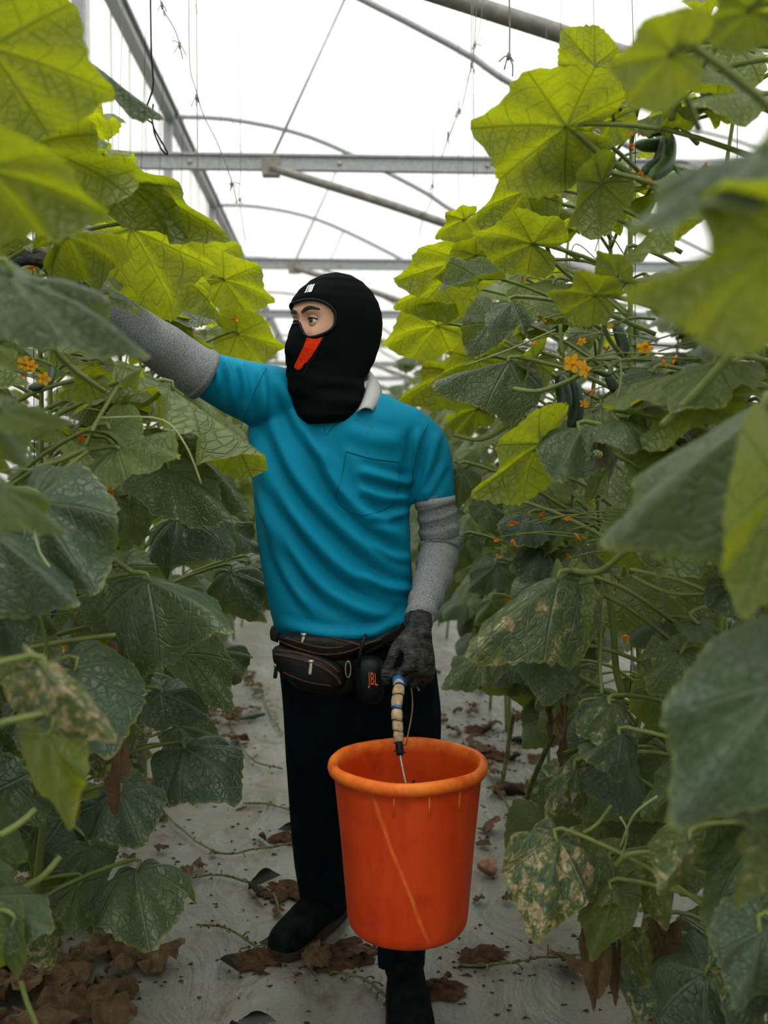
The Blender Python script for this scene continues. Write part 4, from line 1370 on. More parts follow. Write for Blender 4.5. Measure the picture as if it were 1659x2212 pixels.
tubes(bb, [T(690, 1450, 2.33, 0.064), T(690, 1600, 2.38, 0.058), T(692, 1720, 2.44, 0.050), T(696, 1850, 2.53, 0.044), T(704, 1940, 2.60, 0.034), T(706, 1975, 2.61, 0.034)])
tubes(bb, [T(850, 1450, 2.33, 0.064), T(870, 1600, 2.32, 0.058), T(873, 1760, 2.295, 0.046), T(870, 1930, 2.26, 0.042), T(868, 2080, 2.22, 0.034), T(868, 2120, 2.22, 0.036)])
bme = remeshed(bb, 'body', 0.0042, 2, 0.4)
bme.materials.append(M['skin'])
body = link('body', bme, person)
tag(body, 'skin showing around the eyes')

# ---- eyes, lids and brows
for s in (-1, 1):
    ec = Vector((head_local(math.asin(0.031 / 0.075), 0.0).x - 0.0020, s * 0.031, 0.001))
    eb = MB()
    rr = 0.0138
    gaze = (Vector((0.96, 0.02, 0.04))).normalized()      # towards the plants he reaches for
    q = gaze.to_track_quat('Z', 'Y').to_matrix()
    v, f, mi = [], [], []
    n1, n2 = 24, 16
    for i in range(n2 + 1):
        ph = math.pi * i / n2
        for k in range(n1):
            a = 2 * math.pi * k / n1
            d = q @ Vector((math.sin(ph) * math.cos(a), math.sin(ph) * math.sin(a), math.cos(ph)))
            v.append(H2W(ec + d * rr))
    fw, fi = [], []
    for i in range(n2):
        for k in range(n1):
            k2 = (k + 1) % n1
            (fi if i < 3 else fw).append((i * n1 + k, (i + 1) * n1 + k, (i + 1) * n1 + k2, i * n1 + k2))
    eb.add(v, fw, 0)
    eb.f += fi
    eb.mi += [1] * len(fi)
    eb.build('eye', [M['eyewhite'], M['iris']], person)
    for up in (1, -1):                                     # lids: shells hugging the eyeball
        lb = MB()
        v, f = [], []
        m1, m2 = 14, 5
        for i in range(m2 + 1):
            for k in range(m1 + 1):
                az = R(-78 + 156 * k / m1)
                open_ = (27 if up > 0 else 21) * max(0.0, math.cos(az)) ** 0.7 - 2
                el = open_ + (72 - open_) * i / m2
                rl = rr + 0.0012 + (0.0035 * (i / m2) ** 2)
                d = Vector((math.cos(R(el)) * math.cos(az), math.cos(R(el)) * math.sin(az), up * math.sin(R(el))))
                v.append(H2W(ec + d * rl + Vector((0.0005, 0, 0))))
        for i in range(m2):
            for k in range(m1):
                q0 = i * (m1 + 1) + k
                f.append((q0, q0 + 1, q0 + m1 + 2, q0 + m1 + 1))
        lb.add(v, f)
        lid = lb.build('eyelid', M['skin'], person)
        if up > 0:                                         # lash line
            pts = [v[k] for k in range(m1 + 1)]
            MB().add(*tube(pts, 0.0017, 5)).build('eyelashes', M['hair'], lid)
    # brow
    pts, rad = [], []
    for k in range(9):
        u = k / 8
        yb = 0.010 + 0.046 * u
        zb = 0.0215 + 0.0075 * math.sin(u * 2.2) - 0.010 * max(0, u - 0.6)
        pb = head_local(math.asin(min(0.99, yb / 0.078)) * 0.98, zb)
        th = math.atan2(yb, 0.085)
        # find the surface point with that y
        best = min((abs(head_local(t_, zb).y - yb), t_) for t_ in [j * 0.01 for j in range(0, 110)])
        pb = head_local(best[1], zb)
        pts.append(H2W(Vector((pb.x + 0.0012, s * pb.y, zb))))
        rad.append(0.0062 * (0.75 + 0.5 * math.sin(u * 3.0)) * (1 - 0.55 * u))
    bv, bf = [], []
    for q, r_ in zip(pts, rad):
        for k, t_ in enumerate((-1, -0.4, 0.4, 1)):
            bv.append(q + HU * (r_ * t_ * 0.8) + HF * (0.0016 * (1 - abs(t_)) - 0.0006 * abs(t_)))
    for j in range(len(pts) - 1):
        for k in range(3):
            bf.append((j * 4 + k, j * 4 + k + 1, j * 4 + k + 5, j * 4 + k + 4))
    MB().add(bv, bf).build('eyebrow', M['hair'], person)

# ---- balaclava with eye opening
OP_T = 1.14                                                # half angle of the opening


def opening(s):
    """Boundary of the eye opening at parameter s: (theta, z)."""
    c, sn = math.cos(s), math.sin(s)
    th = OP_T * math.copysign(abs(c) ** 0.85, c)
    if sn >= 0:
        z = 0.006 + 0.041 * abs(sn) ** 0.75
    else:
        z = 0.006 - 0.046 * abs(sn) ** 0.75
        z += 0.040 * math.exp(-(th / 0.20) ** 2)
    return th, z


def inside_opening(th, z):
    if abs(th) >= OP_T: return False
    c = (abs(th) / OP_T) ** (1 / 0.85)
    sn = math.sqrt(max(0, 1 - c * c))
    zt = 0.006 + 0.041 * sn ** 0.75
    zb = 0.006 - 0.046 * sn ** 0.75 + 0.040 * math.exp(-(th / 0.20) ** 2)
    return zb < z < zt


def hood_pt(th, z, off=0.0):
    p = head_local(th, z, True, off)
    # soft folds in the drape below the chin
    if z < -0.10:
        k = min(1, (-0.10 - z) / 0.05)
        fo = 0.0014 * math.sin(z * 150 + th * 2.2) + 0.0022 * math.sin(z * 80 - th * 2.4 + 1)
        p.x += math.cos(th) * fo * k
        p.y += math.sin(th) * fo * k
    if z < -0.17:                                           # the drape's lower edge runs on to the chest
        k = (-0.17 - z) / 0.075
        p.x += 0.012 * k
        p.z += -0.020 * k * math.cos(th - 0.5) + 0.012 * k
    return p


hm = MB()
nt, nz = 168, 150
z0, z1 = HH[0][0], HH[-1][0]
v = []
for i in range(nz + 1):
    z = z0 + (z1 - z0) * i / nz
    for k in range(nt):
        th = -math.pi + 2 * math.pi * k / nt
        v.append(H2W(hood_pt(th, z)))
f = []
for i in range(nz):
    zc = z0 + (z1 - z0) * (i + 0.5) / nz
    for k in range(nt):
        th = -math.pi + 2 * math.pi * (k + 0.5) / nt
        if inside_opening(th, zc): continue
        k2 = (k + 1) % nt
        f.append((i * nt + k, i * nt + k2, (i + 1) * nt + k2, (i + 1) * nt + k))
f.append(tuple(range(nz * nt, nz * nt + nt)))
hm.add(v, f)
hood = hm.build('balaclava', M['hood'], person)
tag(hood, 'black knit balaclava with an opening around the eyes')
rim = [H2W(hood_pt(*opening(2 * math.pi * k / 90), off=0.0003)) for k in range(91)]
MB().add(*tube(rim, 0.0032, 8, caps=False)).build('opening_binding', M['hoodtrim'], hood)
# red mesh stripes either side of the mask
for s in (-1, 1):
    v, f = [], []
    n1, n2 = 14, 8
    for i in range(n1 + 1):
        u = i / n1
        z = -0.038 - 0.072 * u
        ta, tb_ = 0.33 - 0.02 * u - 0.14 * u * u, 0.80 - 0.40 * u + 0.03 * math.sin(u * 3)
        for k in range(n2 + 1):
            th = s * (ta + (tb_ - ta) * k / n2)
            zz = z + 0.004 * math.sin(k / n2 * math.pi) * (-1 if u < 0.2 else 0) + (0.006 * (abs(k / n2 - 0.5) * 2) ** 2 if u > 0.85 else 0)
            v.append(H2W(hood_pt(th, zz, 0.0024)))
    for i in range(n1):
        for k in range(n2):
            q0 = i * (n2 + 1) + k
            f.append((q0, q0 + 1, q0 + n2 + 2, q0 + n2 + 1))
    MB().add(v, f).build('red_stripe', M['red'], hood)
    # seams bounding the mask panel
    sm = [H2W(hood_pt(s * (0.82 - 0.42 * u + 0.03 * math.sin(u * 3) + 0.015), -0.036 - 0.09 * u, 0.0012)) for u in [k / 14 for k in range(15)]]
    MB().add(*tube(sm, 0.0013, 5)).build('mask_seam', M['hoodtrim'], hood)
# white print on the brow: the end of a word, its last letter an M
for (t0, t1, lean) in ((0.10, 0.15, 0.02), (0.185, 0.225, 0.02), (0.235, 0.285, -0.012), (0.30, 0.365, 0.02)):
    v, f = [], []
    for i in range(5):
        z = 0.064 + 0.0195 * i / 4
        for t_ in (t0, t1):
            v.append(H2W(hood_pt(t_ + lean * (i / 4 - 0.5), z, 0.0016)))
    for i in range(4):
        f.append((2 * i, 2 * i + 1, 2 * i + 3, 2 * i + 2))
    MB().add(v, f).build('printed_letter', M['white'], hood)

# ---- polo shirt
sb = MB()
loft(sb, interp_rows([(716, 838, 72, 2.305, 0.055), (722, 860, 128, 2.305, 0.072), (728, 890, 168, 2.305, 0.090), (728, 930, 188, 2.305, 0.104), (718, 985, 178, 2.305, 0.114), (716, 1050, 170, 2.305, 0.118), (719, 1130, 167, 2.30, 0.118), (726, 1210, 163, 2.30, 0.118), (735, 1280, 160, 2.30, 0.122), (738, 1330, 151, 2.30, 0.128), (742, 1362, 146, 2.30, 0.130), (748, 1378, 138, 2.30, 0.126)], 44))
tubes(sb, [T(665, 872, 2.30, 0.066), T(605, 858, 2.285, 0.070), T(545, 848, 2.26, 0.072), T(485, 826, 2.23, 0.061), T(432, 804, 2.202, 0.049)])
tubes(sb, [T(790, 915, 2.305, 0.055), T(860, 925, 2.305, 0.061), T(912, 965, 2.305, 0.063), T(930, 1028, 2.30, 0.056), T(935, 1084, 2.295, 0.051)])
sme = remeshed(sb, 'polo_shirt', 0.0062, 5, 0.5)
FOLDS = [   # polyline in frame pixels on the front of the shirt, height m, half width px
    ([(600, 810), (628, 880), (665, 950), (720, 1010)], 0.005, 12),
    ([(560, 840), (590, 930), (640, 1030), (720, 1120), (800, 1190), (880, 1235)], 0.008, 17),
    ([(525, 860), (560, 960), (600, 1060), (665, 1150), (760, 1240), (890, 1300)], 0.009, 18),
    ([(540, 960), (575, 1080), (625, 1180), (700, 1270), (790, 1320), (885, 1340)], 0.008, 17),
    ([(690, 925), (705, 990), (745, 1070), (810, 1130), (880, 1165)], 0.007, 16),
    ([(660, 905), (680, 970), (720, 1040), (760, 1090)], 0.005, 11),
    ([(560, 1060), (590, 1170), (640, 1270), (690, 1330)], 0.007, 14),
    ([(600, 1345), (690, 1368), (780, 1370), (860, 1345), (890, 1310)], 0.006, 12),
    ([(890, 1045), (840, 1035), (770, 1015)], 0.006, 11),
    ([(888, 1075), (830, 1075), (770, 1055)], 0.006, 11),
    ([(885, 1100), (840, 1118), (790, 1110)], 0.005, 10),
    ([(780, 1235), (830, 1265), (895, 1275)], 0.006, 11),
    ([(800, 1165), (850, 1200), (890, 1205)], 0.005, 10),
    ([(740, 920), (800, 945), (870, 955)], 0.003, 18),
    ([(905, 925), (895, 990), (888, 1050)], 0.006, 10),
    ([(945, 930), (930, 1000), (905, 1070)], 0.005, 11),
    ([(960, 1000), (935, 1050), (915, 1075)], 0.004, 9),
    ([(445, 760), (470, 800), (470, 850)], 0.005, 8),
    ([(480, 770), (500, 820), (505, 880)], 0.005, 9),
    ([(515, 780), (530, 830), (530, 900)], 0.005, 9),
    ([(455, 780), (440, 830), (430, 850)], 0.004, 7),
    ([(560, 785), (570, 850), (560, 920)], 0.004, 10),
]


def displace_folds(me, folds, grow=1.0, wob=0.0):
    n = len(me.vertices)
    co = np.empty(n * 3); me.vertices.foreach_get('co', co); co = co.reshape(-1, 3)
    no = np.empty(n * 3); me.vertex_normals.foreach_get('vector', no); no = no.reshape(-1, 3)
    rel = (co - np.array(CAM)) @ np.array(CR)
    u = 829.5 + FPX * rel[:, 0] / -rel[:, 2]
    w = 1106.0 - FPX * rel[:, 1] / -rel[:, 2]
    view = np.array(CAM) - co
    view /= np.linalg.norm(view, axis=1)[:, None]
    face = np.clip((no * view).sum(1) * 2.0 + 0.3, 0, 1)
    d_tot = np.zeros(n)
    for pts, h, wd in folds:
        c = catmull([(a, b, 0) for a, b in pts], 24)
        best = np.full(n, 1e9); par = np.zeros(n)
        for i in range(24):
            ax, ay, bx, by = c[i].x, c[i].y, c[i + 1].x, c[i + 1].y
            dx, dy = bx - ax, by - ay
            t = np.clip(((u - ax) * dx + (w - ay) * dy) / (dx * dx + dy * dy + 1e-9), 0, 1)
            dist = np.hypot(u - ax - t * dx, w - ay - t * dy)
            m = dist < best
            best[m] = dist[m]; par[m] = ((i + t) / 24)[m]
        taper = np.clip(np.minimum(par, 1 - par) * 5, 0, 1)
        g = np.exp(-(best / wd) ** 2) - 0.55 * np.exp(-((best - wd * 1.6) / (wd * 0.8)) ** 2)
        d_tot += g * h * taper * face
    co += no * (d_tot * grow)[:, None]
    me.vertices.foreach_set('co', co.reshape(-1))
    me.update()


displace_folds(sme, FOLDS, 1.7)
sme.materials.append(M['shirt'])
shirt = link('polo_shirt', sme, person)
tag(shirt, 'teal short sleeved polo shirt with diagonal folds')
# BVH to lay seams and pocket on the cloth
from mathutils.bvhtree import BVHTree
bvh = BVHTree.FromPolygons([q.co.copy() for q in sme.vertices], [tuple(pl.vertices) for pl in sme.polygons])


def on_cloth(u, v, lift=0.001, tree=None):
    d = (P(u, v, 2.0) - CAM).normalized()
    hit = (tree or bvh).ray_cast(CAM, d)
    if hit[0] is None:
        return P(u, v, 2.2)
    return hit[0] - d * lift


def cloth_line(pts, r, name, mat, parent, n=28, lift=0.0004, tree=None):
    c = catmull([(a, b, 0) for a, b in pts], n)
    MB().add(*tube([on_cloth(q.x, q.y, lift, tree) for q in c], r, 5)).build(name, mat, parent)


cloth_line([(575, 795), (548, 850), (520, 925)], 0.0012, 'armhole_seam', M['seam'], shirt)
cloth_line([(925, 915), (905, 960), (893, 1020), (888, 1070)], 0.0012, 'armhole_seam', M['seam'], shirt)
cloth_line([(748, 975), (800, 990), (862, 998)], 0.0013, 'pocket_edge', M['seam'], shirt)
cloth_line([(748, 975), (738, 1030), (728, 1082), (782, 1112), (850, 1085), (862, 998)], 0.0011, 'pocket_edge', M['seam'], shirt, 44)
cloth_line([(700, 918), (703, 940), (716, 925), (735, 910)], 0.0011, 'placket_seam', M['seam'], shirt)
cloth_line([(594, 1352), (680, 1376), (770, 1378), (850, 1360), (884, 1325)], 0.0014, 'hem_seam', M['seam'], shirt)
# collar
cb = MB()
v, f = [], []
nc = 40
NC = P(716, 850, 2.315)
for k in range(nc + 1):
    a = R(-62 + 222 * k / nc)                 # from the right front round the back
    ca, sa = math.cos(a), math.sin(a)
    back = max(0.0, sa)
    fr_ = max(0.0, -sa)
    rows_ = [(0.074 + 0.004 * fr_, 0.010 - 0.012 * fr_), (0.078 + 0.004 * fr_, 0.030 - 0.030 * fr_ + 0.012 * back), (0.086, 0.036 - 0.034 * fr_ + 0.012 * back), (0.094, 0.022 - 0.038 * fr_ + 0.008 * back), (0.104, -0.010 - 0.040 * fr_)]
    for r_, z_ in rows_:
        v.append(NC + Vector((ca * r_ * 1.08, sa * r_, z_ + 0.004)))
for k in range(nc):
    for j in range(4):
        q0 = k * 5 + j
        f.append((q0, q0 + 5, q0 + 6, q0 + 1))
cb.add(v, f)
col_o = cb.build('collar', M['collar'], shirt)
CA = [(783, 800, 2.335), (792, 818, 2.30), (790, 845, 2.25), (783, 868, 2.225), (772, 892, 2.205)]
CB = [(796, 806, 2.345), (815, 826, 2.315), (823, 850, 2.275), (816, 872, 2.24), (804, 888, 2.215)]
ca_, cb_ = catmull([P(*q) for q in CA], 16), catmull([P(*q) for q in CB], 16)
v, f = [], []
for i in range(17):
    for j in range(6):
        t = j / 5
        q = ca_[i].lerp(cb_[i], t)
        v.append(q + Vector((0, -0.010 * math.sin(t * 3.14), 0.008 * math.sin(t * 3.14))))
for i in range(16):
    for j in range(5):
        q0 = i * 6 + j
        f.append((q0, q0 + 1, q0 + 7, q0 + 6))
cf = MB().add(v, f).build('collar_flap', M['collar'], shirt)
s2_ = cf.modifiers.new('thick', 'SOLIDIFY')
s2_.thickness = 0.003
sol = col_o.modifiers.new('thick', 'SOLIDIFY')
sol.thickness = 0.003
tag(col_o, 'light grey knit collar')

# ---- grey arm sleeves
def knit_tube(rows, name, label, nfold, seed, seg=36, n=60, amp=0.0022):
    c = catmull([q[0] for q in rows], n)
    rs = lerp_list([q[1] for q in rows], n)
    rr = random.Random(seed)
    v, f = tube(c, rs, seg)
    vv = []
    for i in range(n + 1):
        for k in range(seg):
            q = Vector(v[i * seg + k])
            d = (q - c[i]).normalized()
            a = k / seg * 6.283
            w = amp * (math.sin(i / n * nfold * 6.283 + 1.1 * math.sin(a + seed)) + 0.6 * math.sin(i / n * nfold * 2.3 * 6.283 + 2 * math.sin(a * 1 + 1.7)))
            vv.append(q + d * w)
    o = MB().add(vv, f).build(name, M['sleeve'], person)
    tag(o, label)
    return o


s1 = knit_tube([T(444, 813, 2.209, 0.0590), T(432, 806, 2.203, 0.0585), T(395, 782, 2.185, 0.0555), T(350, 750, 2.155, 0.0535), T(300, 716, 2.12, 0.049), T(245, 678, 2.08, 0.043), T(195, 642, 2.035, 0.037), T(150, 606, 1.99, 0.031)], 'arm_sleeve', 'grey knit sleeve on the raised arm', 3, 1, amp=0.0006)
s2 = knit_tube([T(937, 1070, 2.295, 0.047), T(941, 1090, 2.295, 0.0465), T(948, 1135, 2.30, 0.0475), T(949, 1185, 2.30, 0.049), T(936, 1245, 2.24, 0.044), T(916, 1305, 2.16, 0.036), T(904, 1342, 2.122, 0.031)], 'arm_sleeve', 'grey knit sleeve on the lowered arm', 9, 2)
MB().add(*tube([P(441, 811, 2.207), P(430, 804, 2.201)], [0.0600, 0.0600], 36)).build('sleeve_hem', M['sleeve'], s1)
MB().add(*tube([P(436, 1076, 2.295) + Vector((S(501, 2.295), 0, 0)), P(941, 1092, 2.295)], [0.0495, 0.0485], 36)).build('sleeve_hem', M['cuffknit'], s2)
MB().add(*tube([P(910, 1322, 2.142), P(902, 1352, 2.116)], [0.0335, 0.0305], 32)).build('sleeve_cuff', M['cuffknit'], s2)


# ---- gloved hands
def hand(name, wrist, ax, az, ay, curl, thumb, scale=1.0, spread=0.05, label=None):
    """ax along the fingers, az out of the back of the hand, ay towards the thumb side."""
    ax, az, ay = ax.normalized(), az.normalized(), ay.normalized()

    def W(x, y, z):
        return wrist + (ax * x + ay * y + az * z) * scale
    mb = MB()
    mb.add(*tube([W(-0.035, 0, 0), W(0.0, 0, 0), W(0.02, 0, 0.001)], [0.032, 0.029, 0.030], 18, n=8, flat=1.0))
    # palm: flattened loft
    v, f = [], []
    secs = [(-0.005, 0.030, 0.019, 0), (0.02, 0.036, 0.019, 0.001), (0.045, 0.042, 0.0185, 0.002), (0.07, 0.044, 0.017, 0.002), (0.09, 0.042, 0.0145, 0.0), (0.098, 0.036, 0.009, -0.002)]
    seg = 24
    for x, hw, hh, zc in secs:
        for k in range(seg):
            a = 2 * math.pi * k / seg
            v.append(W(x, hw * math.cos(a), zc + hh * math.sin(a)))
    for i in range(len(secs) - 1):
        for k in range(seg):
            k2 = (k + 1) % seg
            f.append((i * seg + k, i * seg + k2, (i + 1) * seg + k2, (i + 1) * seg + k))
    f.append(tuple(range(seg - 1, -1, -1)))
    f.append(tuple(range((len(secs) - 1) * seg, len(secs) * seg)))
    mb.add(v, f)
    for j, (y, L, r) in enumerate([(0.032, 0.078, 0.0102), (0.011, 0.086, 0.0106), (-0.010, 0.080, 0.0102), (-0.030, 0.064, 0.0092)]):
        x, z, ang = 0.078, 0.002, 0.0
        pts = [W(x - 0.02, y * 0.9, z), W(x, y, z)]
        rad = [r * 0.95, r * 1.08]
        for seg_l, c in zip((0.46, 0.30, 0.24), curl[j]):
            ang += c
            st = 3
            for q in range(st):
                x += math.cos(ang) * L * seg_l / st
                z -= math.sin(ang) * L * seg_l / st
                pts.append(W(x, y + spread * (1.5 - j) * 0.02 * q, z))
                rad.append(r * (1.02 if q == st - 1 else 0.93))
        rad[-1] = r * 0.72
        mb.add(*tube(pts, rad, 12))
    tp = [W(*q) for q in thumb]
    mb.add(*tube(tp, [0.016, 0.0145, 0.0120, 0.0115, 0.0085], 12, n=14))
    me = remeshed(mb, name, 0.0030 * scale, 4, 0.5)
    me.materials.append(M['glove'])
    o = link(name, me, person)
    if label: tag(o, label)
    return o


hw = P(904, 1364, 2.10)
hx = (P(905, 1452, 2.04) - hw).normalized()
hz0 = Vector((0.66, -0.75, 0.10))
hz = (hz0 - hx * hz0.dot(hx)).normalized()
hy = hx.cross(hz)
if hy.y > 0: hy = -hy
GRIP = hw + (hx * 0.108 - hz * 0.026) * 1.1
hand('gloved_hand', hw, hx, hz, hy, [(0.75, 1.45, 1.0), (0.8, 1.45, 1.0), (0.8, 1.5, 1.0), (0.85, 1.5, 1.0)],
     [(0.012, 0.020, -0.006), (0.040, 0.040, -0.016), (0.068, 0.046, -0.030), (0.092, 0.044, -0.046), (0.112, 0.036, -0.052)], 1.1,
     label='dusty black rubber glove gripping the bucket handle')
rw = P(158, 612, 1.995)
rx = (P(75, 552, 1.93) - rw).normalized()
rz = Vector((0.35, -0.35, 1.0)); rz = (rz - rx * rz.dot(rx)).normalized()
ry = rx.cross(rz)
if ry.y > 0: ry = -ry
hand('gloved_hand', rw, rx, rz, ry, [(0.35, 0.5, 0.4), (0.4, 0.55, 0.4), (0.45, 0.6, 0.4), (0.5, 0.6, 0.5)],
     [(0.012, 0.026, -0.004), (0.036, 0.046, -0.012), (0.062, 0.058, -0.026), (0.082, 0.058, -0.040), (0.098, 0.052, -0.050)], 1.0,
     label='black glove reaching into the leaves')

# ---- trousers
tb_ = MB()
loft(tb_, interp_rows([(742, 1335, 132, 2.31, 0.10), (750, 1372, 146, 2.31, 0.120), (765, 1420, 164, 2.315, 0.128), (774, 1480, 168, 2.325, 0.122), (778, 1540, 168, 2.33, 0.105), (780, 1610, 165, 2.335, 0.08), (780, 1660, 150, 2.335, 0.05)], 20))
tubes(tb_, [T(690, 1450, 2.325, 0.088), T(690, 1540, 2.35, 0.089), T(690, 1640, 2.39, 0.084), T(690, 1740, 2.44, 0.077), T(692, 1840, 2.52, 0.072), T(697, 1915, 2.58, 0.066), T(703, 1962, 2.60, 0.062)], 28, 30)
tubes(tb_, [T(860, 1450, 2.325, 0.092), T(872, 1540, 2.325, 0.092), T(875, 1640, 2.315, 0.086), T(873, 1760, 2.295, 0.076), T(870, 1900, 2.265, 0.066), T(868, 2020, 2.235, 0.058), T(866, 2092, 2.215, 0.055)], 28, 30)
tme = remeshed(tb_, 'trousers', 0.0072, 5, 0.5)
TF = [([(740, 1480), (725, 1560), (735, 1640)], 0.008, 16), ([(800, 1470), (790, 1550), (770, 1600)], 0.009, 18), ([(930, 1450), (925, 1560), (930, 1640)], 0.009, 14), ([(640, 1480), (640, 1620), (650, 1740)], 0.006, 16),
      ([(720, 1640), (700, 1780), (690, 1900)], 0.006, 14), ([(650, 1880), (690, 1905), (740, 1895)], 0.006, 10), ([(655, 1925), (700, 1940), (740, 1930)], 0.006, 9), ([(905, 1480), (900, 1560), (895, 1620)], 0.006, 9)]
displace_folds(tme, TF)
tme.materials.append(M['trousers'])
tag(link('trousers', tme, person), 'loose dark navy trousers')


# ---- boots
def boot(heel, toe_dir, label, length=0.30):
    d = Vector((toe_dir[0], toe_dir[1], 0)).normalized()
    s = Vector((-d.y, d.x, 0))
    secs = [(0.000, 0.022, 0.012, 0.060), (0.012, 0.033, 0.010, 0.090), (0.045, 0.0385, 0.010, 0.130), (0.085, 0.043, 0.010, 0.140), (0.120, 0.045, 0.010, 0.122), (0.160, 0.048, 0.010, 0.100), (0.205, 0.051, 0.010, 0.083), (0.245, 0.050, 0.012, 0.072), (0.272, 0.040, 0.014, 0.058), (0.285, 0.022, 0.018, 0.040)]
    secs = interp_rows(secs, 30)
    seg = 26
    v, f = [], []
    for x, hw_, zb, zt in secs:
        zc, hh = (zb + zt) / 2, (zt - zb) / 2
        for k in range(seg):
            a = 2 * math.pi * k / seg
            ca, sa = math.cos(a), math.sin(a)
            e = 0.75
            wn = hw_ * math.copysign(abs(ca) ** e, ca) * (1 - 0.28 * max(0, sa) * (1 if x < 0.16 else 0.5))
            v.append(heel + d * (x * length / 0.285) + s * wn + Vector((0, 0, zc + hh * math.copysign(abs(sa) ** e, sa))))
    for i in range(len(secs) - 1):
        for k in range(seg):
            k2 = (k + 1) % seg
            f.append((i * seg + k, i * seg + k2, (i + 1) * seg + k2, (i + 1) * seg + k))
    f.append(tuple(range(seg - 1, -1, -1)))
    f.append(tuple(range(30 * seg, 31 * seg)))
    up = MB().add(v, f)
    up.add(*tube([heel + d * 0.055 + Vector((0, 0, 0.06)), heel + d * 0.056 + Vector((0, 0, 0.12)), heel + d * 0.052 + Vector((0, 0, 0.165))], [0.046, 0.045, 0.046], 22, n=6))
    me = remeshed(up, 'boot', 0.0045, 3, 0.5)
    me.materials.append(M['shoe'])
    b = link('boot', me, person)
    tag(b, label)
    # sole slab
    n = 30
    v, f = [], []
    for side_ in (0.004, 0.024):
        for q in secs: v.append(heel + d * q[0] * length / 0.285 + s * (q[1] + 0.003) + Vector((0, 0, side_)))
        for q in reversed(secs): v.append(heel + d * q[0] * length / 0.285 - s * (q[1] + 0.003) + Vector((0, 0, side_)))
    m = len(v) // 2
    f = [tuple(range(m - 1, -1, -1)), tuple(range(m, 2 * m))] + [(i, (i + 1) % m, m + (i + 1) % m, m + i) for i in range(m)]
    MB().add(v, f).build('sole', M['sole'], b, False)
    tree = BVHTree.FromPolygons([q.co.copy() for q in me.vertices], [tuple(pl.vertices) for pl in me.polygons])
    for k in range(4):                                     # laces over the instep
        x = 0.100 + k * 0.022
        pts = []
        for t_ in (-0.024, -0.012, 0, 0.012, 0.024):
            o = heel + d * (x + (0.008 if k % 2 else -0.008) * t_ / 0.024) + s * t_ + Vector((0, 0, 0.3))
            h = tree.ray_cast(o, Vector((0, 0, -1)))
            pts.append((h[0] if h[0] else o - Vector((0, 0, 0.2))) + Vector((0, 0, 0.002)))
        MB().add(*tube(pts, 0.0026, 6)).build('lace', M['shoe'], b)
    return b


boot(Vector((-0.004, 2.655, 0.0)), (-0.52, -0.85), 'scuffed dark boot planted behind, toe turned out')
boot(Vector((P(868, 2100, 2.23).x + 0.004, 2.275, 0.0)), (0.02, -1.0), 'dark boot stepping towards the camera below the bucket')

# ================================================================== waist pack and speaker
def puff(outline, Y0, th, name, mat, parent, rings=7, power=3.0, n=48):
    """Cushion with the given outline (frame pixels at distance Y0), bulging th towards the camera."""
    c = catmull([(a, b, 0) for a, b in outline] + [(outline[0][0], outline[0][1], 0)], n)[:-1]
    m = len(c)
    cu, cv = sum(q.x for q in c) / m, sum(q.y for q in c) / m
    v, f = [], []
    for j in range(rings + 1):
        t = 1 - j / (rings + 0.0)
        dep = th * (1 - t ** power) ** (1 / power) if t < 1 else 0
        for q in c:
            p = P(cu + (q.x - cu) * t, cv + (q.y - cv) * t, Y0)
            v.append((p.x, p.y - dep, p.z))
    for j in range(rings):
        for k in range(m):
            k2 = (k + 1) % m
            f.append((j * m + k, j * m + k2, (j + 1) * m + k2, (j + 1) * m + k))
    b0 = len(v)
    for q in c:
        p = P(cu + (q.x - cu) * 0.94, cv + (q.y - cv) * 0.94, Y0)
        v.append((p.x, p.y + th * 0.5, p.z))
    for k in range(m):
        k2 = (k + 1) % m
        f.append((b0 + k, b0 + k2, k2, k))
    f.append(tuple(range(b0 + m - 1, b0 - 1, -1)))
    return MB().add(v, f).build(name, mat, parent)


pack = empty('waist_pack', P(680, 1490, 2.18), 'worn black leather waist pack with brown zips on the worker\'s hip', 'bag')
up_ = puff([(600, 1374), (640, 1366), (720, 1370), (790, 1378), (838, 1376), (808, 1400), (770, 1416), (715, 1424), (655, 1412), (612, 1398)], 2.185, 0.035, 'upper_pocket', M['bag'], pack)
lo_ = puff([(588, 1404), (602, 1394), (650, 1400), (705, 1416), (742, 1438), (750, 1464), (738, 1488), (690, 1488), (640, 1476), (606, 1456), (591, 1430)], 2.172, 0.048, 'front_pocket', M['bag'], pack)
puff([(612, 1400), (700, 1410), (770, 1416), (776, 1450), (762, 1496), (700, 1504), (640, 1486), (612, 1450)], 2.19, 0.024, 'back_panel', M['bag'], pack)


def tree_of(o):
    return BVHTree.FromPolygons([q.co.copy() for q in o.data.vertices], [tuple(pl.vertices) for pl in o.data.polygons])


tu, tl = tree_of(up_), tree_of(lo_)
for pts, pr, tr in (([(604, 1384), (640, 1400), (700, 1414), (752, 1408), (795, 1390), (822, 1382)], up_, tu),
                    ([(616, 1378), (660, 1392), (705, 1400), (740, 1398)], up_, tu), ([(715, 1378), (755, 1388), (785, 1396)], up_, tu)):
    cloth_line(pts, 0.0026, 'zip', M['zip'], pr, 24, 0.0004, tr)
for pts in ([(594, 1414), (640, 1423), (690, 1440), (722, 1460), (736, 1478)], [(598, 1405), (645, 1412), (700, 1430), (732, 1452)]):
    cloth_line(pts, 0.0032, 'zip', M['zip'], lo_, 24, 0.0004, tl)
cloth_line([(610, 1452), (660, 1472), (715, 1482)], 0.0018, 'piping', M['zip'], lo_, 20, 0.0004, tl)


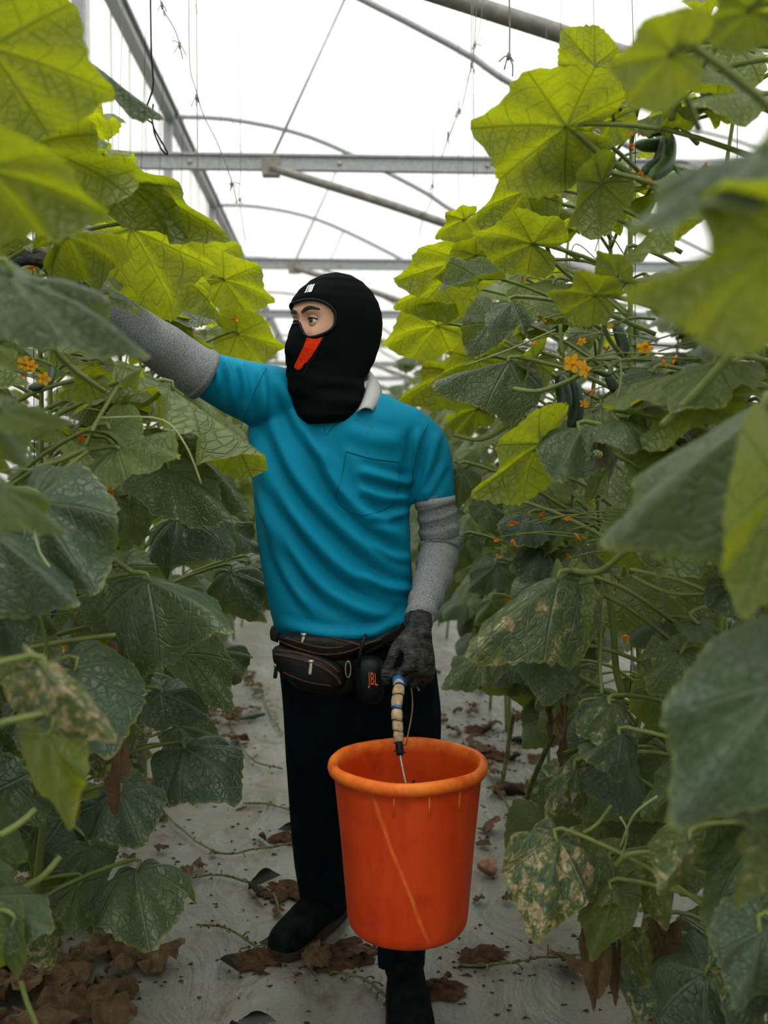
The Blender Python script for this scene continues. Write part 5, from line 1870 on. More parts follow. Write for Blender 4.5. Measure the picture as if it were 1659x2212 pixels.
def zip_pull(u, v, h, tr, parent, mat=None):
    a = on_cloth(u, v, 0.003, tr)
    b = a + Vector((-0.003, -0.004, -S(h, 2.1)))
    MB().add(*tube([a + Vector((0, 0, 0.004)), a.lerp(b, 0.15), a.lerp(b, 0.85), b], [0.0025, 0.0042, 0.0046, 0.003], 8, flat=0.35)).build('zip_pull', mat or M['metal'], parent)
    MB().add(*tube([a + Vector((-0.006, 0, 0.003)), a + Vector((0.006, 0, 0.003))], [0.0042, 0.0042], 8)).build('zip_slider', M['metal'], parent)


zip_pull(656, 1374, 15, tu, up_)
zip_pull(672, 1432, 26, tl, lo_)
zip_pull(597, 1440, 26, tl, lo_, M['bag'])
strap = MB()
strap.add(*tube([P(770, 1412, 2.175), P(800, 1398, 2.165), P(840, 1378, 2.175), P(890, 1352, 2.23), P(915, 1340, 2.32), P(880, 1335, 2.43), P(740, 1345, 2.46), P(610, 1358, 2.41), P(585, 1368, 2.30), P(600, 1375, 2.19)], 0.014, 6, n=40, flat=0.16, side=(0, 0, 1)))
strap.build('belt_strap', M['bag'], pack)
ring_pts = [P(752 + 6 * math.sin(k / 12 * 6.283), 1446 + 18 * math.cos(k / 12 * 6.283), 2.135) for k in range(13)]
MB().add(*tube(ring_pts, 0.0013, 6, caps=False)).build('metal_loop', M['metal'], pack)

spk = empty('portable_speaker', P(795, 1520, 2.12), 'small black portable speaker with orange letters hanging from the waist pack', 'speaker')
so = puff([(766, 1424), (788, 1416), (815, 1418), (829, 1432), (832, 1470), (828, 1508), (810, 1524), (782, 1518), (768, 1496), (763, 1455)], 2.15, 0.036, 'speaker_body', M['rubber'], spk, 7, 2.6)
ts = tree_of(so)
MB().add(*tube([P(790, 1372, 2.12), P(783, 1390, 2.105), P(777, 1418, 2.10), P(775, 1440, 2.112)], 0.0042, 8, n=12)).build('hanging_loop', M['rubber'], spk)
cloth_line([(779, 1425), (776, 1460), (780, 1500)], 0.0016, 'body_seam', M['rubber'], so, 16, 0.001, ts)
fc = bpy.data.curves.new('letters', 'FONT')
fc.body = 'JBL'
fc.size = 0.030
fc.extrude = 0.0006
fo = bpy.data.objects.new('letters_src', fc)
col.objects.link(fo)
dg = bpy.context.evaluated_depsgraph_get(); dg.update()
fme = bpy.data.meshes.new_from_object(fo.evaluated_get(dg))
bpy.data.objects.remove(fo)
xs_ = [q.co.x for q in fme.vertices]; ys_ = [q.co.y for q in fme.vertices]
la, lb, lc = on_cloth(795, 1486, 0.002, ts), on_cloth(817, 1490, 0.002, ts), on_cloth(794, 1451, 0.002, ts)
for q in fme.vertices:
    s_ = (q.co.x - min(xs_)) / (max(xs_) - min(xs_)); t_ = (q.co.y - min(ys_)) / (max(ys_) - min(ys_))
    d_ = q.co.z
    q.co = la + (lb - la) * s_ + (lc - la) * t_ + Vector((0, -0.001 - d_, 0))
fme.materials.append(M['orange'])
lo2 = link('letters', fme, so, None, False)

# ================================================================== the bucket
BX = P(881, 1640, 2.0)
BZ = BX.z - 0.358
bk = empty('bucket', (BX.x, 2.0, BZ), 'scratched orange plastic bucket hanging from the worker\'s gloved hand', 'bucket')
prof = [(0.0, 0.006), (0.08, 0.004), (0.108, 0.004), (0.118, 0.008), (0.1245, 0.018), (0.1275, 0.034), (0.140, 0.16), (0.1525, 0.285), (0.1535, 0.300), (0.160, 0.304), (0.1655, 0.310), (0.1675, 0.318), (0.1655, 0.326), (0.160, 0.331), (0.1535, 0.331), (0.1485, 0.327), (0.1465, 0.318), (0.146, 0.300), (0.134, 0.16), (0.1215, 0.034), (0.116, 0.016), (0.10, 0.010), (0.0, 0.010)]
prof = [(r_, z_ if z_ < 0.1 else (0.188 if z_ == 0.16 else z_ + 0.028)) for r_, z_ in prof]
seg = 72
v, f = [], []
for j, (r_, z_) in enumerate(prof):
    for k in range(seg):
        a = 2 * math.pi * k / seg
        wob = 1 + 0.004 * math.sin(2 * a + 0.6) * (z_ / 0.33) + 0.0015 * math.sin(7 * a)
        v.append((r_ * wob * math.cos(a), r_ * wob * math.sin(a), z_ + (0.0012 * math.sin(5 * a + 1) if z_ > 0.3 else 0)))
for j in range(len(prof) - 1):
    for k in range(seg):
        k2 = (k + 1) % seg
        f.append((j * seg + k, j * seg + k2, (j + 1) * seg + k2, (j + 1) * seg + k))
me = MB().add(v, f).mesh('bucket_shell', [M['bucket']])
sh = bpy.data.objects.new('bucket_shell', me)
col.objects.link(sh)
me.polygons.foreach_set('use_smooth', [True] * len(me.polygons))
sh.parent = bk                              # built around the bucket's own axis
for k in range(3):                          # moulded ribs under the rim
    a = R(-104 + 26 * k)
    q = lambda r_, z_: Vector((BX.x + r_ * math.cos(a), 2.0 + r_ * math.sin(a), BZ + z_))
    MB().add(*tube([q(0.1535, 0.331), q(0.1515, 0.290)], 0.0022, 6)).build('moulded_rib', M['bucket'], bk)
# bail: near arm wrapped in tape, far arm a bare cord
rimF = Vector((BX.x - 0.012, 2.0 - 0.148, BZ + 0.346))
rimB = Vector((BX.x + 0.006, 2.0 + 0.146, BZ + 0.346))
near = [rimF, P(866, 1640, 1.865), P(860, 1580, 1.89), P(857, 1525, 1.92), P(862, 1485, 1.96), GRIP - hy * -0.035]
near[-1] = GRIP + hy * 0.030
path = near + [GRIP - hy * 0.035]
MB().add(*tube(near[:3] + [near[3]], 0.0022, 6, n=12)).build('handle_wire', M['metal'], bk)
MB().add(*tube([path[-1], P(888, 1470, 2.10), P(891, 1530, 2.13), rimB], 0.0018, 6, n=16)).build('handle_cord', M['tantape'], bk)
full = catmull(path, 90)
cuts = [(17, 24, 'rubber', 0.0075), (24, 30, 'tantape', 0.0098), (30, 36, 'tantape', 0.0104), (36, 42, 'tantape', 0.0112), (42, 44, 'bluetape', 0.0100), (44, 52, 'tantape', 0.0114), (52, 59, 'tantape', 0.0118), (59, 61, 'bluetape', 0.0108), (61, 65, 'tantape', 0.0112), (65, 79, 'bluetape', 0.0118)]
for a_, b_, m_, r_ in cuts:
    seg_pts = full[a_:b_ + 1]
    nn = len(seg_pts)
    rad = [r_ * (0.90 + 0.16 * math.sin(math.pi * (i + 0.35) / nn) + 0.03 * math.sin(i * 2.1 + a_)) for i in range(nn)]
    MB().add(*tube(seg_pts, rad, 10)).build('handle_wrapping', M[m_], bk)
for a_ in (19, 23, 30, 36, 43, 52, 60):
    q0, q1 = full[a_], full[a_ + 1]
    d_ = (q1 - q0).normalized()
    u_ = d_.orthogonal().normalized(); w_ = d_.cross(u_)
    pts = [q0 + (u_ * math.cos(k * 0.5) + w_ * math.sin(k * 0.5)) * 0.0118 + d_ * (0.004 * math.sin(k * 0.5)) for k in range(14)]
    MB().add(*tube(pts, 0.0009, 4)).build('binding_thread', M['blacktwine'], bk)
MB().add(*tube([rimF + Vector((-0.006, 0.004, -0.004)), rimF + Vector((0, -0.004, 0.006)), rimF + Vector((0.008, 0.004, -0.002)), rimF + Vector((0.014, 0.008, 0.014))], 0.0028, 6, n=10)).build('knot', M['blacktwine'], bk)

# ================================================================== fruit and flowers seen singly
def gp(u, v, lift=0.0):
    d = CR @ Vector(((u - 829.5) / FPX, -(v - 1106.0) / FPX, -1.0))
    t = (lift - CAM.z) / d.z
    return CAM + d * t


rp = near_plant(1, 1.75)
cucumber(rp, P(1462, 222, 1.72), P(1382, 283, 1.66), 0.0145, M['young_cucumber'])
cucumber(rp, P(1440, 282, 1.74), P(1370, 312, 1.70), 0.0115, M['young_cucumber'])
cucumber(rp, P(1432, 298, 1.72), P(1386, 372, 1.68), 0.0120, M['young_cucumber'])
cucumber(rp, P(1446, 292, 1.70), P(1402, 385, 1.64), 0.0130, M['young_cucumber'])
cucumber(rp, P(1522, 150, 1.75), P(1545, 238, 1.72), 0.024, M['cucumber'], False)
cucumber(rp, P(1598, 40, 1.78), P(1590, 120, 1.75), 0.024, M['cucumber'], False)
cucumber(near_plant(1, 2.2), P(1210, 810, 2.05), P(1205, 900, 2.05), 0.016, M['cucumber'], False)
cucumber(near_plant(1, 2.2), P(1236, 815, 2.1), P(1232, 930, 2.1), 0.016, M['cucumber'], False)
cucumber(near_plant(1, 2.0), P(1320, 790, 1.9), P(1282, 800, 1.85), 0.0055, M['young_cucumber'], False)
cucumber(near_plant(1, 2.0), P(1330, 700, 1.9), P(1338, 770, 1.9), 0.012, M['cucumber'], False)
cucumber(near_plant(1, 2.0), P(1312, 810, 1.95), P(1322, 850, 1.95), 0.011, M['cucumber'], False)
cucumber(near_plant(-1, 1.9), P(115, 790, 1.85), P(60, 840, 1.8), 0.008, M['cucumber'], False)
FL = [(1, 1237, 785, 1.72, (-0.3, -1, 0.0), 0.020, 0), (1, 1262, 798, 1.70, (-0.9, -0.4, -0.1), 0.019, 0), (1, 1256, 738, 1.8, (0.2, -0.6, -0.8), 0.012, 0), (1, 1393, 752, 1.7, (-0.4, -0.6, -0.6), 0.018, 0), (1, 1432, 776, 1.7, (0.3, -0.5, -0.8), 0.014, 1),
      (1, 1281, 452, 1.75, (0.3, -0.8, -0.5), 0.016, 0), (1, 1645, 648, 1.5, (-0.3, -0.7, -0.5), 0.014, 0), (1, 1362, 286, 1.68, (-0.8, -0.5, -0.4), 0.010, 1), (1, 1112, 1303, 1.9, (-0.4, -0.9, 0.2), 0.022, 1), (1, 1113, 1130, 2.0, (-1, -0.4, 0.1), 0.017, 1),
      (1, 1222, 1120, 1.9, (0.3, -1, 0.2), 0.015, 1), (1, 1168, 1118, 1.95, (0.2, -0.6, 0.6), 0.014, 1), (1, 1245, 1155, 1.95, (0.4, -0.6, -0.4), 0.014, 1), (1, 1108, 1168, 2.1, (0, -1, -0.5), 0.013, 1), (1, 1070, 1165, 2.1, (0, -1, 0), 0.013, 1), (1, 1155, 738, 2.0, (0, -1, -0.4), 0.011, 1),
      (1, 1175, 690, 2.0, (0, -1, -0.2), 0.011, 1), (1, 1310, 756, 1.9, (0, -1, 0.3), 0.011, 1), (1, 1618, 792, 1.7, (0, -1, 0), 0.014, 0), (1, 1550, 740, 1.8, (0, -1, 0), 0.012, 1), (1, 1222, 892, 2.1, (0, -1, 0.2), 0.013, 1), (1, 1130, 600, 2.3, (0, -1, 0), 0.012, 1),
      (1, 1440, 1362, 2.0, (0, -1, 0), 0.014, 1), (1, 1228, 1202, 2.0, (0, -1, 0.4), 0.014, 1), (1, 1130, 850, 2.2, (0, -1, 0.4), 0.013, 1), (1, 1262, 872, 2.0, (0, -1, 0.4), 0.012, 0),
      (-1, 150, 1028, 1.6, (-0.8, -0.6, 0.3), 0.018, 1), (-1, 238, 1050, 1.75, (0.2, -1, 0.2), 0.014, 0), (-1, 240, 1062, 1.75, (0.2, -1, -0.3), 0.012, 1), (-1, 88, 728, 1.7, (0.4, -0.8, 0.2), 0.015, 0), (-1, 172, 738, 1.75, (0, -1, 0), 0.014, 1), (-1, 53, 785, 1.7, (0, -1, 0.2), 0.016, 0),
      (-1, 95, 818, 1.7, (0.5, -0.8, -0.1), 0.014, 0), (-1, 68, 790, 1.7, (0.5, -0.8, 0.1), 0.013, 0), (-1, 55, 812, 1.7, (-0.5, -0.8, 0.1), 0.014, 1), (-1, 25, 905, 1.6, (0, -1, -0.3), 0.016, 0), (-1, 135, 918, 1.7, (0, -1, 0), 0.012, 1), (-1, 28, 1722, 1.8, (0, -0.8, 0.6), 0.014, 0), (-1, 325, 1030, 2.0, (0, -1, 0), 0.010, 1),
      (-1, 510, 690, 2.9, (0, -1, 0), 0.022, 1), (-1, 218, 580, 1.9, (0, -1, -0.3), 0.014, 1), (-1, 262, 1345, 1.9, (0, -1, 0), 0.013, 1), (-1, 165, 1320, 1.9, (0, -1, 0), 0.012, 1)]
for side, u, v_, Y, d, s, w in FL:
    p = near_plant(side, Y)
    q = P(u, v_, Y)
    s *= 1.15 if w else 0.8
    place('wilted_flower' if w else 'flower', WLT[rng.randrange(3)] if w else FLW, p.root, q, d, s)
    b0 = q - Vector(d).normalized() * s * 1.1
    st = stem_at(p, q.z + 0.02)
    if (st - b0).length > 0.22: st = b0 + (st - b0).normalized() * 0.18
    MB().add(*tube([st, st.lerp(b0, 0.6) + Vector((0, 0, 0.012)), b0], 0.0016, 5, n=5)).build('flower_stalk', M['stem'], p.root)
# curved stalks and tendrils that show on their own
for side, pts, r_ in ((1, [(1005, 790, 2.1), (1100, 755, 2.0), (1200, 712, 1.95)], 0.0022), (1, [(1110, 840, 1.9), (1165, 845, 1.85), (1235, 820, 1.8), (1262, 800, 1.78)], 0.0048), (1, [(980, 940, 2.1), (1040, 950, 2.05), (1100, 920, 2.0)], 0.0042), (1, [(1235, 1232, 1.7), (1300, 1232, 1.6), (1400, 1150, 1.5), (1520, 1130, 1.4)], 0.0055),
                      (1, [(1360, 1230, 1.7), (1470, 1255, 1.7), (1540, 1285, 1.72)], 0.0038), (1, [(1365, 1245, 1.7), (1450, 1282, 1.7), (1545, 1280, 1.72)], 0.0038), (1, [(1430, 920, 1.45), (1520, 830, 1.4), (1640, 690, 1.35)], 0.0070), (1, [(1300, 1330, 1.8), (1295, 1420, 1.8), (1300, 1500, 1.76)], 0.0042),
                      (1, [(1260, 1800, 1.66), (1290, 1780, 1.66), (1320, 1740, 1.68)], 0.004), (1, [(1330, 1870, 1.62), (1360, 1845, 1.6), (1430, 1840, 1.6)], 0.0052), (1, [(1340, 1765, 1.55), (1355, 1800, 1.55), (1340, 1860, 1.58)], 0.0018), (1, [(1420, 1720, 1.5), (1370, 1760, 1.52), (1340, 1830, 1.56)], 0.0020),
                      (1, [(1545, 40, 1.5), (1540, 110, 1.52), (1470, 190, 1.55), (1450, 260, 1.58)], 0.0062), (1, [(1465, 110, 0.92), (1475, 190, 0.96), (1510, 280, 1.0)], 0.0042), (1, [(1245, 285, 1.64), (1300, 335, 1.66), (1390, 395, 1.7)], 0.0050), (1, [(1300, 640, 1.62), (1310, 720, 1.66), (1345, 770, 1.72)], 0.0046), (1, [(1210, 700, 1.9), (1215, 760, 1.9), (1235, 775, 1.9), (1330, 775, 1.85)], 0.0036),
                      (1, [(1390, 760, 1.75), (1360, 778, 1.75), (1335, 775, 1.78)], 0.0036), (1, [(1180, 530, 1.86), (1200, 570, 1.9), (1260, 620, 1.95)], 0.0040), (1, [(1340, 770, 1.85), (1340, 830, 1.85), (1318, 900, 1.83)], 0.0018),
                      (-1, [(115, 755, 1.1), (160, 800, 1.3), (225, 845, 1.5)], 0.0042), (-1, [(270, 870, 1.85), (310, 875, 1.85), (350, 845, 1.88)], 0.0048), (-1, [(185, 962, 1.7), (215, 900, 1.72), (255, 835, 1.75)], 0.0042), (-1, [(215, 903, 1.7), (345, 905, 1.68), (400, 960, 1.66), (435, 1045, 1.66)], 0.0017), (-1, [(255, 840, 1.75), (270, 790, 1.72), (278, 750, 1.7)], 0.0018),
                      (-1, [(0, 888, 1.05), (55, 915, 1.08), (125, 905, 1.1)], 0.0032), (-1, [(80, 1010, 1.7), (130, 995, 1.7), (185, 970, 1.7)], 0.0046), (-1, [(120, 1030, 1.68), (150, 1005, 1.68), (190, 975, 1.7)], 0.0042), (-1, [(285, 1235, 1.74), (250, 1210, 1.78), (205, 1180, 1.82)], 0.0045), (-1, [(60, 1400, 1.75), (150, 1385, 1.74), (250, 1372, 1.72)], 0.0050),
                      (-1, [(345, 1055, 1.92), (400, 1085, 1.95), (460, 1130, 2.0)], 0.0046), (-1, [(0, 1805, 1.4), (40, 1780, 1.42), (75, 1750, 1.45)], 0.0055), (-1, [(40, 1925, 1.6), (90, 1895, 1.6), (130, 1850, 1.62)], 0.0060), (-1, [(70, 1130, 1.38), (85, 1190, 1.36), (108, 1225, 1.35)], 0.0014), (-1, [(275, 1540, 2.2), (320, 1590, 2.2), (368, 1565, 2.25)], 0.0036), (-1, [(125, 512, 1.75), (115, 550, 1.78), (95, 585, 1.8)], 0.0046), (-1, [(318, 562, 2.3), (315, 590, 2.3), (290, 615, 2.32)], 0.005), (-1, [(80, 1320, 1.7), (100, 1400, 1.72), (70, 1480, 1.74), (15, 1560, 1.8)], 0.0034), (-1, [(250, 1400, 1.75), (256, 1480, 1.76), (258, 1510, 1.76)], 0.0022)):
    p = near_plant(side, pts[0][2])
    q = [P(*a) for a in pts]
    MB().add(*tube(q, [r_, r_ * 0.95, r_ * 0.9], 7, n=14)).build('tendril' if r_ < 0.003 else 'petiole', M['tendril'] if r_ < 0.003 else M['stem'], p.root)
spiral_tendril(near_plant(1, 1.8), P(1385, 795, 1.8), P(1400, 822, 1.8), 3, 0.007)
spiral_tendril(near_plant(1, 1.7), P(1282, 975, 1.58), P(1300, 985, 1.58), 4, 0.005)
# withered leaves hanging like rolled rags
for (u, v0, v1, Y, sd, w_) in ((262, 1505, 1735, 1.75, -1, 0.34), (1218, 1560, 1645, 1.9, 1, 0.45), (1195, 1525, 1600, 1.95, 1, 0.5), (1300, 975, 1012, 1.6, 1, 0.5), (1290, 2050, 2165, 1.7, 1, 0.5), (1335, 2070, 2160, 1.72, 1, 0.5), (1440, 2040, 2150, 1.75, 1, 0.6)):
    p = near_plant(sd, Y)
    me, bt = DRY[rng.randrange(len(DRY))]
    o = bpy.data.objects.new('withered_leaf', me)
    col.objects.link(o)
    L_ = S(v1 - v0, Y)
    o.matrix_basis = Matrix.Translation(P(u, v0, Y)) @ Euler((rng.uniform(-1, 1), R(90), 0)).to_matrix().to_4x4() @ Matrix.Diagonal((L_ * 1.2, L_ * w_, L_ * 0.35, 1))
    o.parent = p.root
    o.matrix_parent_inverse = p.root.matrix_basis.inverted()
    MB().add(*tube([P(u - 3, v0 - 110, Y + 0.03), P(u + 2, v0 - 50, Y + 0.01), P(u, v0 + 4, Y)], 0.0022, 6, n=8)).build('petiole', M['oldstem'], p.root)
# main stems that show at the rows' feet
for side, pts, r_ in ((1, [(1310, 1240, 1.85), (1325, 1360, 1.86), (1330, 1440, 1.88), (1345, 1505, 1.9)], 0.0070), (1, [(1412, 1420, 1.75), (1415, 1500, 1.76)], 0.006), (1, [(1560, 1230, 1.75), (1555, 1330, 1.76), (1548, 1420, 1.78)], 0.0085), (1, [(1345, 2130, 1.9), (1372, 2190, 1.9), (1385, 2260, 1.9)], 0.0065), (1, [(1395, 1960, 1.8), (1425, 2080, 1.85), (1440, 2160, 1.9), (1450, 2290, 1.95)], 0.009),
                      (-1, [(100, 1480, 2.0), (98, 1640, 2.02), (95, 1760, 2.04), (80, 1900, 2.06), (78, 1980, 2.1)], 0.0075), (-1, [(0, 1210, 1.75), (45, 1310, 1.76), (50, 1420, 1.78), (48, 1480, 1.8)], 0.007), (-1, [(45, 2120, 1.45), (60, 2170, 1.45), (85, 2230, 1.45)], 0.004)):
    p = near_plant(side, pts[0][2])
    MB().add(*tube([P(*a) for a in pts], [r_, r_, r_ * 1.05], 8, n=16)).build('vine_stem', M['stem'], p.root)

# ================================================================== the ground's litter
GL = 'dead vines trailing over the ground sheet'
VINES = [([(318, 1715), (390, 1790), (470, 1842), (545, 1835), (632, 1822)], 'thin dead vine curving from the left plants towards the worker\'s leg'),
         ([(405, 1898), (465, 1890), (535, 1905), (588, 1928), (604, 1975)], 'knobbly dead vine with dried stubs ending at a torn soil hole'),
         ([(425, 1997), (490, 2005), (545, 2038), (572, 2060)], 'short knobbly dead vine reaching the worker\'s back boot'),
         ([(525, 1735), (580, 1738), (650, 1756)], 'dead vine crossing the sheet behind the trouser leg'),
         ([(488, 1510), (505, 1580), (545, 1640), (610, 1660)], 'dead vine hooking round beyond the left plants'),
         ([(560, 1480), (585, 1545), (612, 1585)], 'small dead vine near the far ground beside the trousers'),
         ([(1000, 2085), (1080, 2082), (1160, 2068), (1250, 2064)], 'thin dark vine lying right of the front boot'),
         ([(720, 2100), (780, 2112), (830, 2150), (870, 2190)], 'thin dark root creeping past the front boot'),
         ([(1000, 1600), (1060, 1680), (1110, 1760), (1150, 1800)], 'thin dead vine on the sheet right of the bucket')]
for pts, lb in VINES:
    w = [gp(u, v_, 0.012) for u, v_ in pts]
    c = catmull(w, 40)
    b = MB()
    rr_ = 0.0034
    b.add(*tube([q + Vector((0, 0, 0.004 * mnoise(q * 20))) for q in c], [rr_ * (1 + 0.35 * mnoise(q * 60)) for q in c], 7))
    o = b.build('dead_vine', M['oldstem'])
    tag(o, lb, 'vine', GL)
    for k in range(3, 38, 3):
        d = Vector((rng.uniform(-1, 1), rng.uniform(-1, 1), rng.uniform(0, 0.8))).normalized() * rng.uniform(0.015, 0.035)
        MB().add(*tube([c[k], c[k] + d * 0.6, c[k] + d + Vector((0, 0, -0.01))], [0.0022, 0.0018, 0.003], 5, n=5)).build('dried_stub', M['oldstem'], o)
# standing dead vines on the right
for pts, lb in (([(1118, 1835, 2.6), (1140, 1720, 2.6), (1180, 1620, 2.55), (1245, 1500, 2.45)], 'bare dead vine leaning up into the right row'), ([(1085, 1690, 3.2), (1100, 1600, 3.2), (1110, 1540, 3.15)], 'second bare vine leaning up beyond the right row\'s foot')):
    o = MB().add(*tube([P(*a) for a in pts], 0.0075, 7, n=20)).build('dead_vine', M['oldstem'])
    tag(o, lb, 'vine', GL)
# torn planting holes: soil mound with upturned film flaps
HOLES = [(618, 1925, 0.075, 'torn soil hole left of the trouser hem'), (612, 1812, 0.055, 'small soil hole behind the trouser leg'), (552, 2075, 0.060, 'torn black hole at the toe of the back boot'), (735, 2065, 0.09, 'heap of brown debris between boot and bucket'), (1025, 1578, 0.055, 'oval planting hole right behind the bucket rim'), (1080, 1635, 0.06, 'dark planting hole beyond the bucket on the right'), (1110, 1705, 0.075, 'dark planting hole at the foot of the right row'), (1040, 2068, 0.055, 'spilled soil right of the bucket base'), (955, 2140, 0.05, 'trail of brown soil beside the front boot'), (560, 2245, 0.05, 'dark hole at the lower edge of the picture'), (1510, 2215, 0.07, 'dark hole under the right plants'), (385, 1700, 0.09, 'pile of crumbly leaf mould under the left plants'), (1130, 1600, 0.05, 'far planting hole under the right row')]
for i, (u, v_, r_, lb) in enumerate(HOLES):
    c = gp(u, v_)
    rr = random.Random(100 + i)
    root = empty('soil_hole', (c.x, c.y, 0.0), lb + ' in the ground sheet', 'soil')
    n = 40
    v, f = [], []
    for j in range(5):
        t = j / 4
        for k in range(n):
            a = 2 * math.pi * k / n
            q = r_ * t * (0.85 + 0.55 * mnoise(Vector((math.cos(a) * 1.9, math.sin(a) * 1.9, i * 3.3))) + 0.35 * mnoise(Vector((math.cos(a) * 6, math.sin(a) * 6, i * 1.3))))
            x, y = c.x + q * math.cos(a) * 1.25, c.y + q * math.sin(a)
            v.append((x, y, 0.006 + 0.018 * (1 - t * t) * (0.6 + 1.3 * mnoise(Vector((x * 45, y * 45, 0)))) - 0.006 * t + 0.004))
    for j in range(4):
        for k in range(n):
            k2 = (k + 1) % n
            f.append((j * n + k, (j + 1) * n + k, (j + 1) * n + k2, j * n + k2))
    MB().add(v, f).build('soil', M['soil'], root)
    if i in (0, 1, 2, 4, 5, 6, 9, 10, 12):
        for k in range(2):
            a = rr.uniform(0, 6.28) if i else (2.4 if k else 3.6)
            q = c + Vector((math.cos(a) * r_ * 1.2, math.sin(a) * r_, 0))
            tdir = Vector((-math.sin(a), math.cos(a), 0))
            odir = Vector((math.cos(a), math.sin(a), 0))
            v, f = [], []
            for j in range(5):
                for m in range(6):
                    s_ = m / 5 - 0.5
                    t = j / 4
                    w_ = r_ * (0.9 - 0.5 * t)
                    v.append(q + tdir * (s_ * 2 * w_) + odir * (0.010 * math.sin(t * 2.5)) + Vector((0, 0, 0.005 + t * r_ * 0.55 * (1 - 1.2 * s_ * s_))))
            for j in range(4):
                for m in range(5):
                    q0 = j * 6 + m
                    f.append((q0, q0 + 1, q0 + 7, q0 + 6))
            MB().add(v, f).build('film_flap', M['blackfilm'], root)
# fallen dry leaves
def dry_leaf(x, y, s, lb, grp, z=0.0):
    me, bt = DRY[rng.randrange(len(DRY))]
    o = bpy.data.objects.new('dry_leaf', me)
    col.objects.link(o)
    m = Euler((rng.uniform(-0.35, 0.35), rng.uniform(-0.35, 0.35), rng.uniform(0, 6.28))).to_matrix().to_4x4()
    zs_ = [(m @ q.co).z for q in me.vertices]
    o.matrix_basis = Matrix.Translation((x, y, 0.004 - min(zs_) * s * 0.7)) @ m @ Matrix.Diagonal((s, s * rng.uniform(0.6, 1.0), s * 0.7, 1))
    return tag(o, lb, 'dry leaf', grp)


for u, v_, s, lb in ((430, 1700, 0.05, 'tan crumpled leaf beside the leaf mould under the left plants'), (360, 1735, 0.06, 'brown crumpled leaf below the rolled withered leaf'), (460, 1850, 0.03, 'small dry leaf on the thin vine left of the trousers'), (440, 1880, 0.025, 'tiny dry leaf beside the knobbly vine'), (1075, 1720, 0.06, 'tan dry leaf right of the bucket, near the right row'), (1060, 1800, 0.06, 'flat tan leaf just above the brown stone'), (1040, 1830, 0.04, 'small tan leaf between bucket and brown stone'), (1035, 1950, 0.03, 'curled brown leaf right of the bucket\'s middle'), (600, 1975, 0.026, 'pale withered blossom by the back boot'), (1020, 1545, 0.05, 'brown leaf beyond the bucket rim on the right'), (330, 2090, 0.085, 'wide brown leaf under the large hanging leaf at lower left'), (255, 2110, 0.07, 'brown folded leaf at the lower left'), (215, 2150, 0.05, 'small torn brown leaf at the lower left edge of the sheet'), (900, 2165, 0.03, 'tan scrap of leaf beside the front boot'), (690, 2085, 0.07, 'dry leaf trodden under the back boot\'s side'), (780, 2070, 0.06, 'shredded dry leaf under the left side of the bucket')):
    q = gp(u, v_)
    dry_leaf(q.x, q.y, s, lb, 'single dry leaves on the sheet')
for k in range(100):
    side = -1 if k % 2 else 1
    y = rng.uniform(2.1, 5.8)
    x = side * rng.uniform(0.44, 1.0)
    dry_leaf(x, y, rng.uniform(0.035, 0.085), 'curled brown dry leaf among the litter at the foot of the %s row' % sidename[side], 'leaf litter of the %s row' % sidename[side])
for k in range(44):
    dry_leaf(rng.uniform(-0.98, -0.46), rng.uniform(1.95, 2.75), rng.uniform(0.06, 0.12), 'brown dead leaf in the heap under the nearest left plants', 'heap of dead leaves at lower left')
# brown stone-like clod
q = gp(1055, 1885)
rr = random.Random(5)
bm = bmesh.new()
bmesh.ops.create_icosphere(bm, subdivisions=3, radius=0.032)
for vtx in bm.verts:
    vtx.co *= 1 + 0.35 * mnoise(vtx.co * 45)
    vtx.co.z *= 0.75
me = bpy.data.meshes.new('clod'); bm.to_mesh(me); bm.free()
me.materials.append(M['stone'])
o = bpy.data.objects.new('clod', me); col.objects.link(o)
me.polygons.foreach_set('use_smooth', [True] * len(me.polygons))
o.location = (q.x, q.y, 0.022)
tag(o, 'rounded brown clod of earth right of the bucket', 'clod')
# cucumber left lying on the sheet
a, b = gp(520, 1552, 0.018), gp(572, 1542, 0.018)
MB_ = MB().add(*tube([a, a.lerp(b, 0.5) + Vector((0, 0.008, 0)), b], [0.008, 0.017, 0.008], 12, n=12))
tag(MB_.build('fallen_cucumber', M['cucumber']), 'dark green cucumber lying on the grey sheet beyond the left plants', 'cucumber')
# blue strip tied among the left stems, white tag on the right
o = MB().add(*tube([P(70, 1245, 2.0), P(62, 1280, 2.0), P(100, 1305, 1.98), P(110, 1325, 1.98), P(95, 1345, 2.0), P(90, 1375, 2.0)], [0.016, 0.022, 0.016, 0.009, 0.010, 0.006], 10, n=24, flat=0.35)).build('blue_strap', M['blue'])
tag(o, 'blue plastic strap knotted among the stems of the left row', 'strap')
wt = MB().add(*box((-0.008, -0.0012, -0.014), (0.008, 0.0012, 0.014)))
o = wt.build('plastic_clip', M['tagwhite'], smooth=False)
o.location = P(1378, 1986, 1.72)
o.rotation_euler = (0.1, 0.15, 0.2)
tag(o, 'small white plastic clip on a stem in the right row', 'clip')

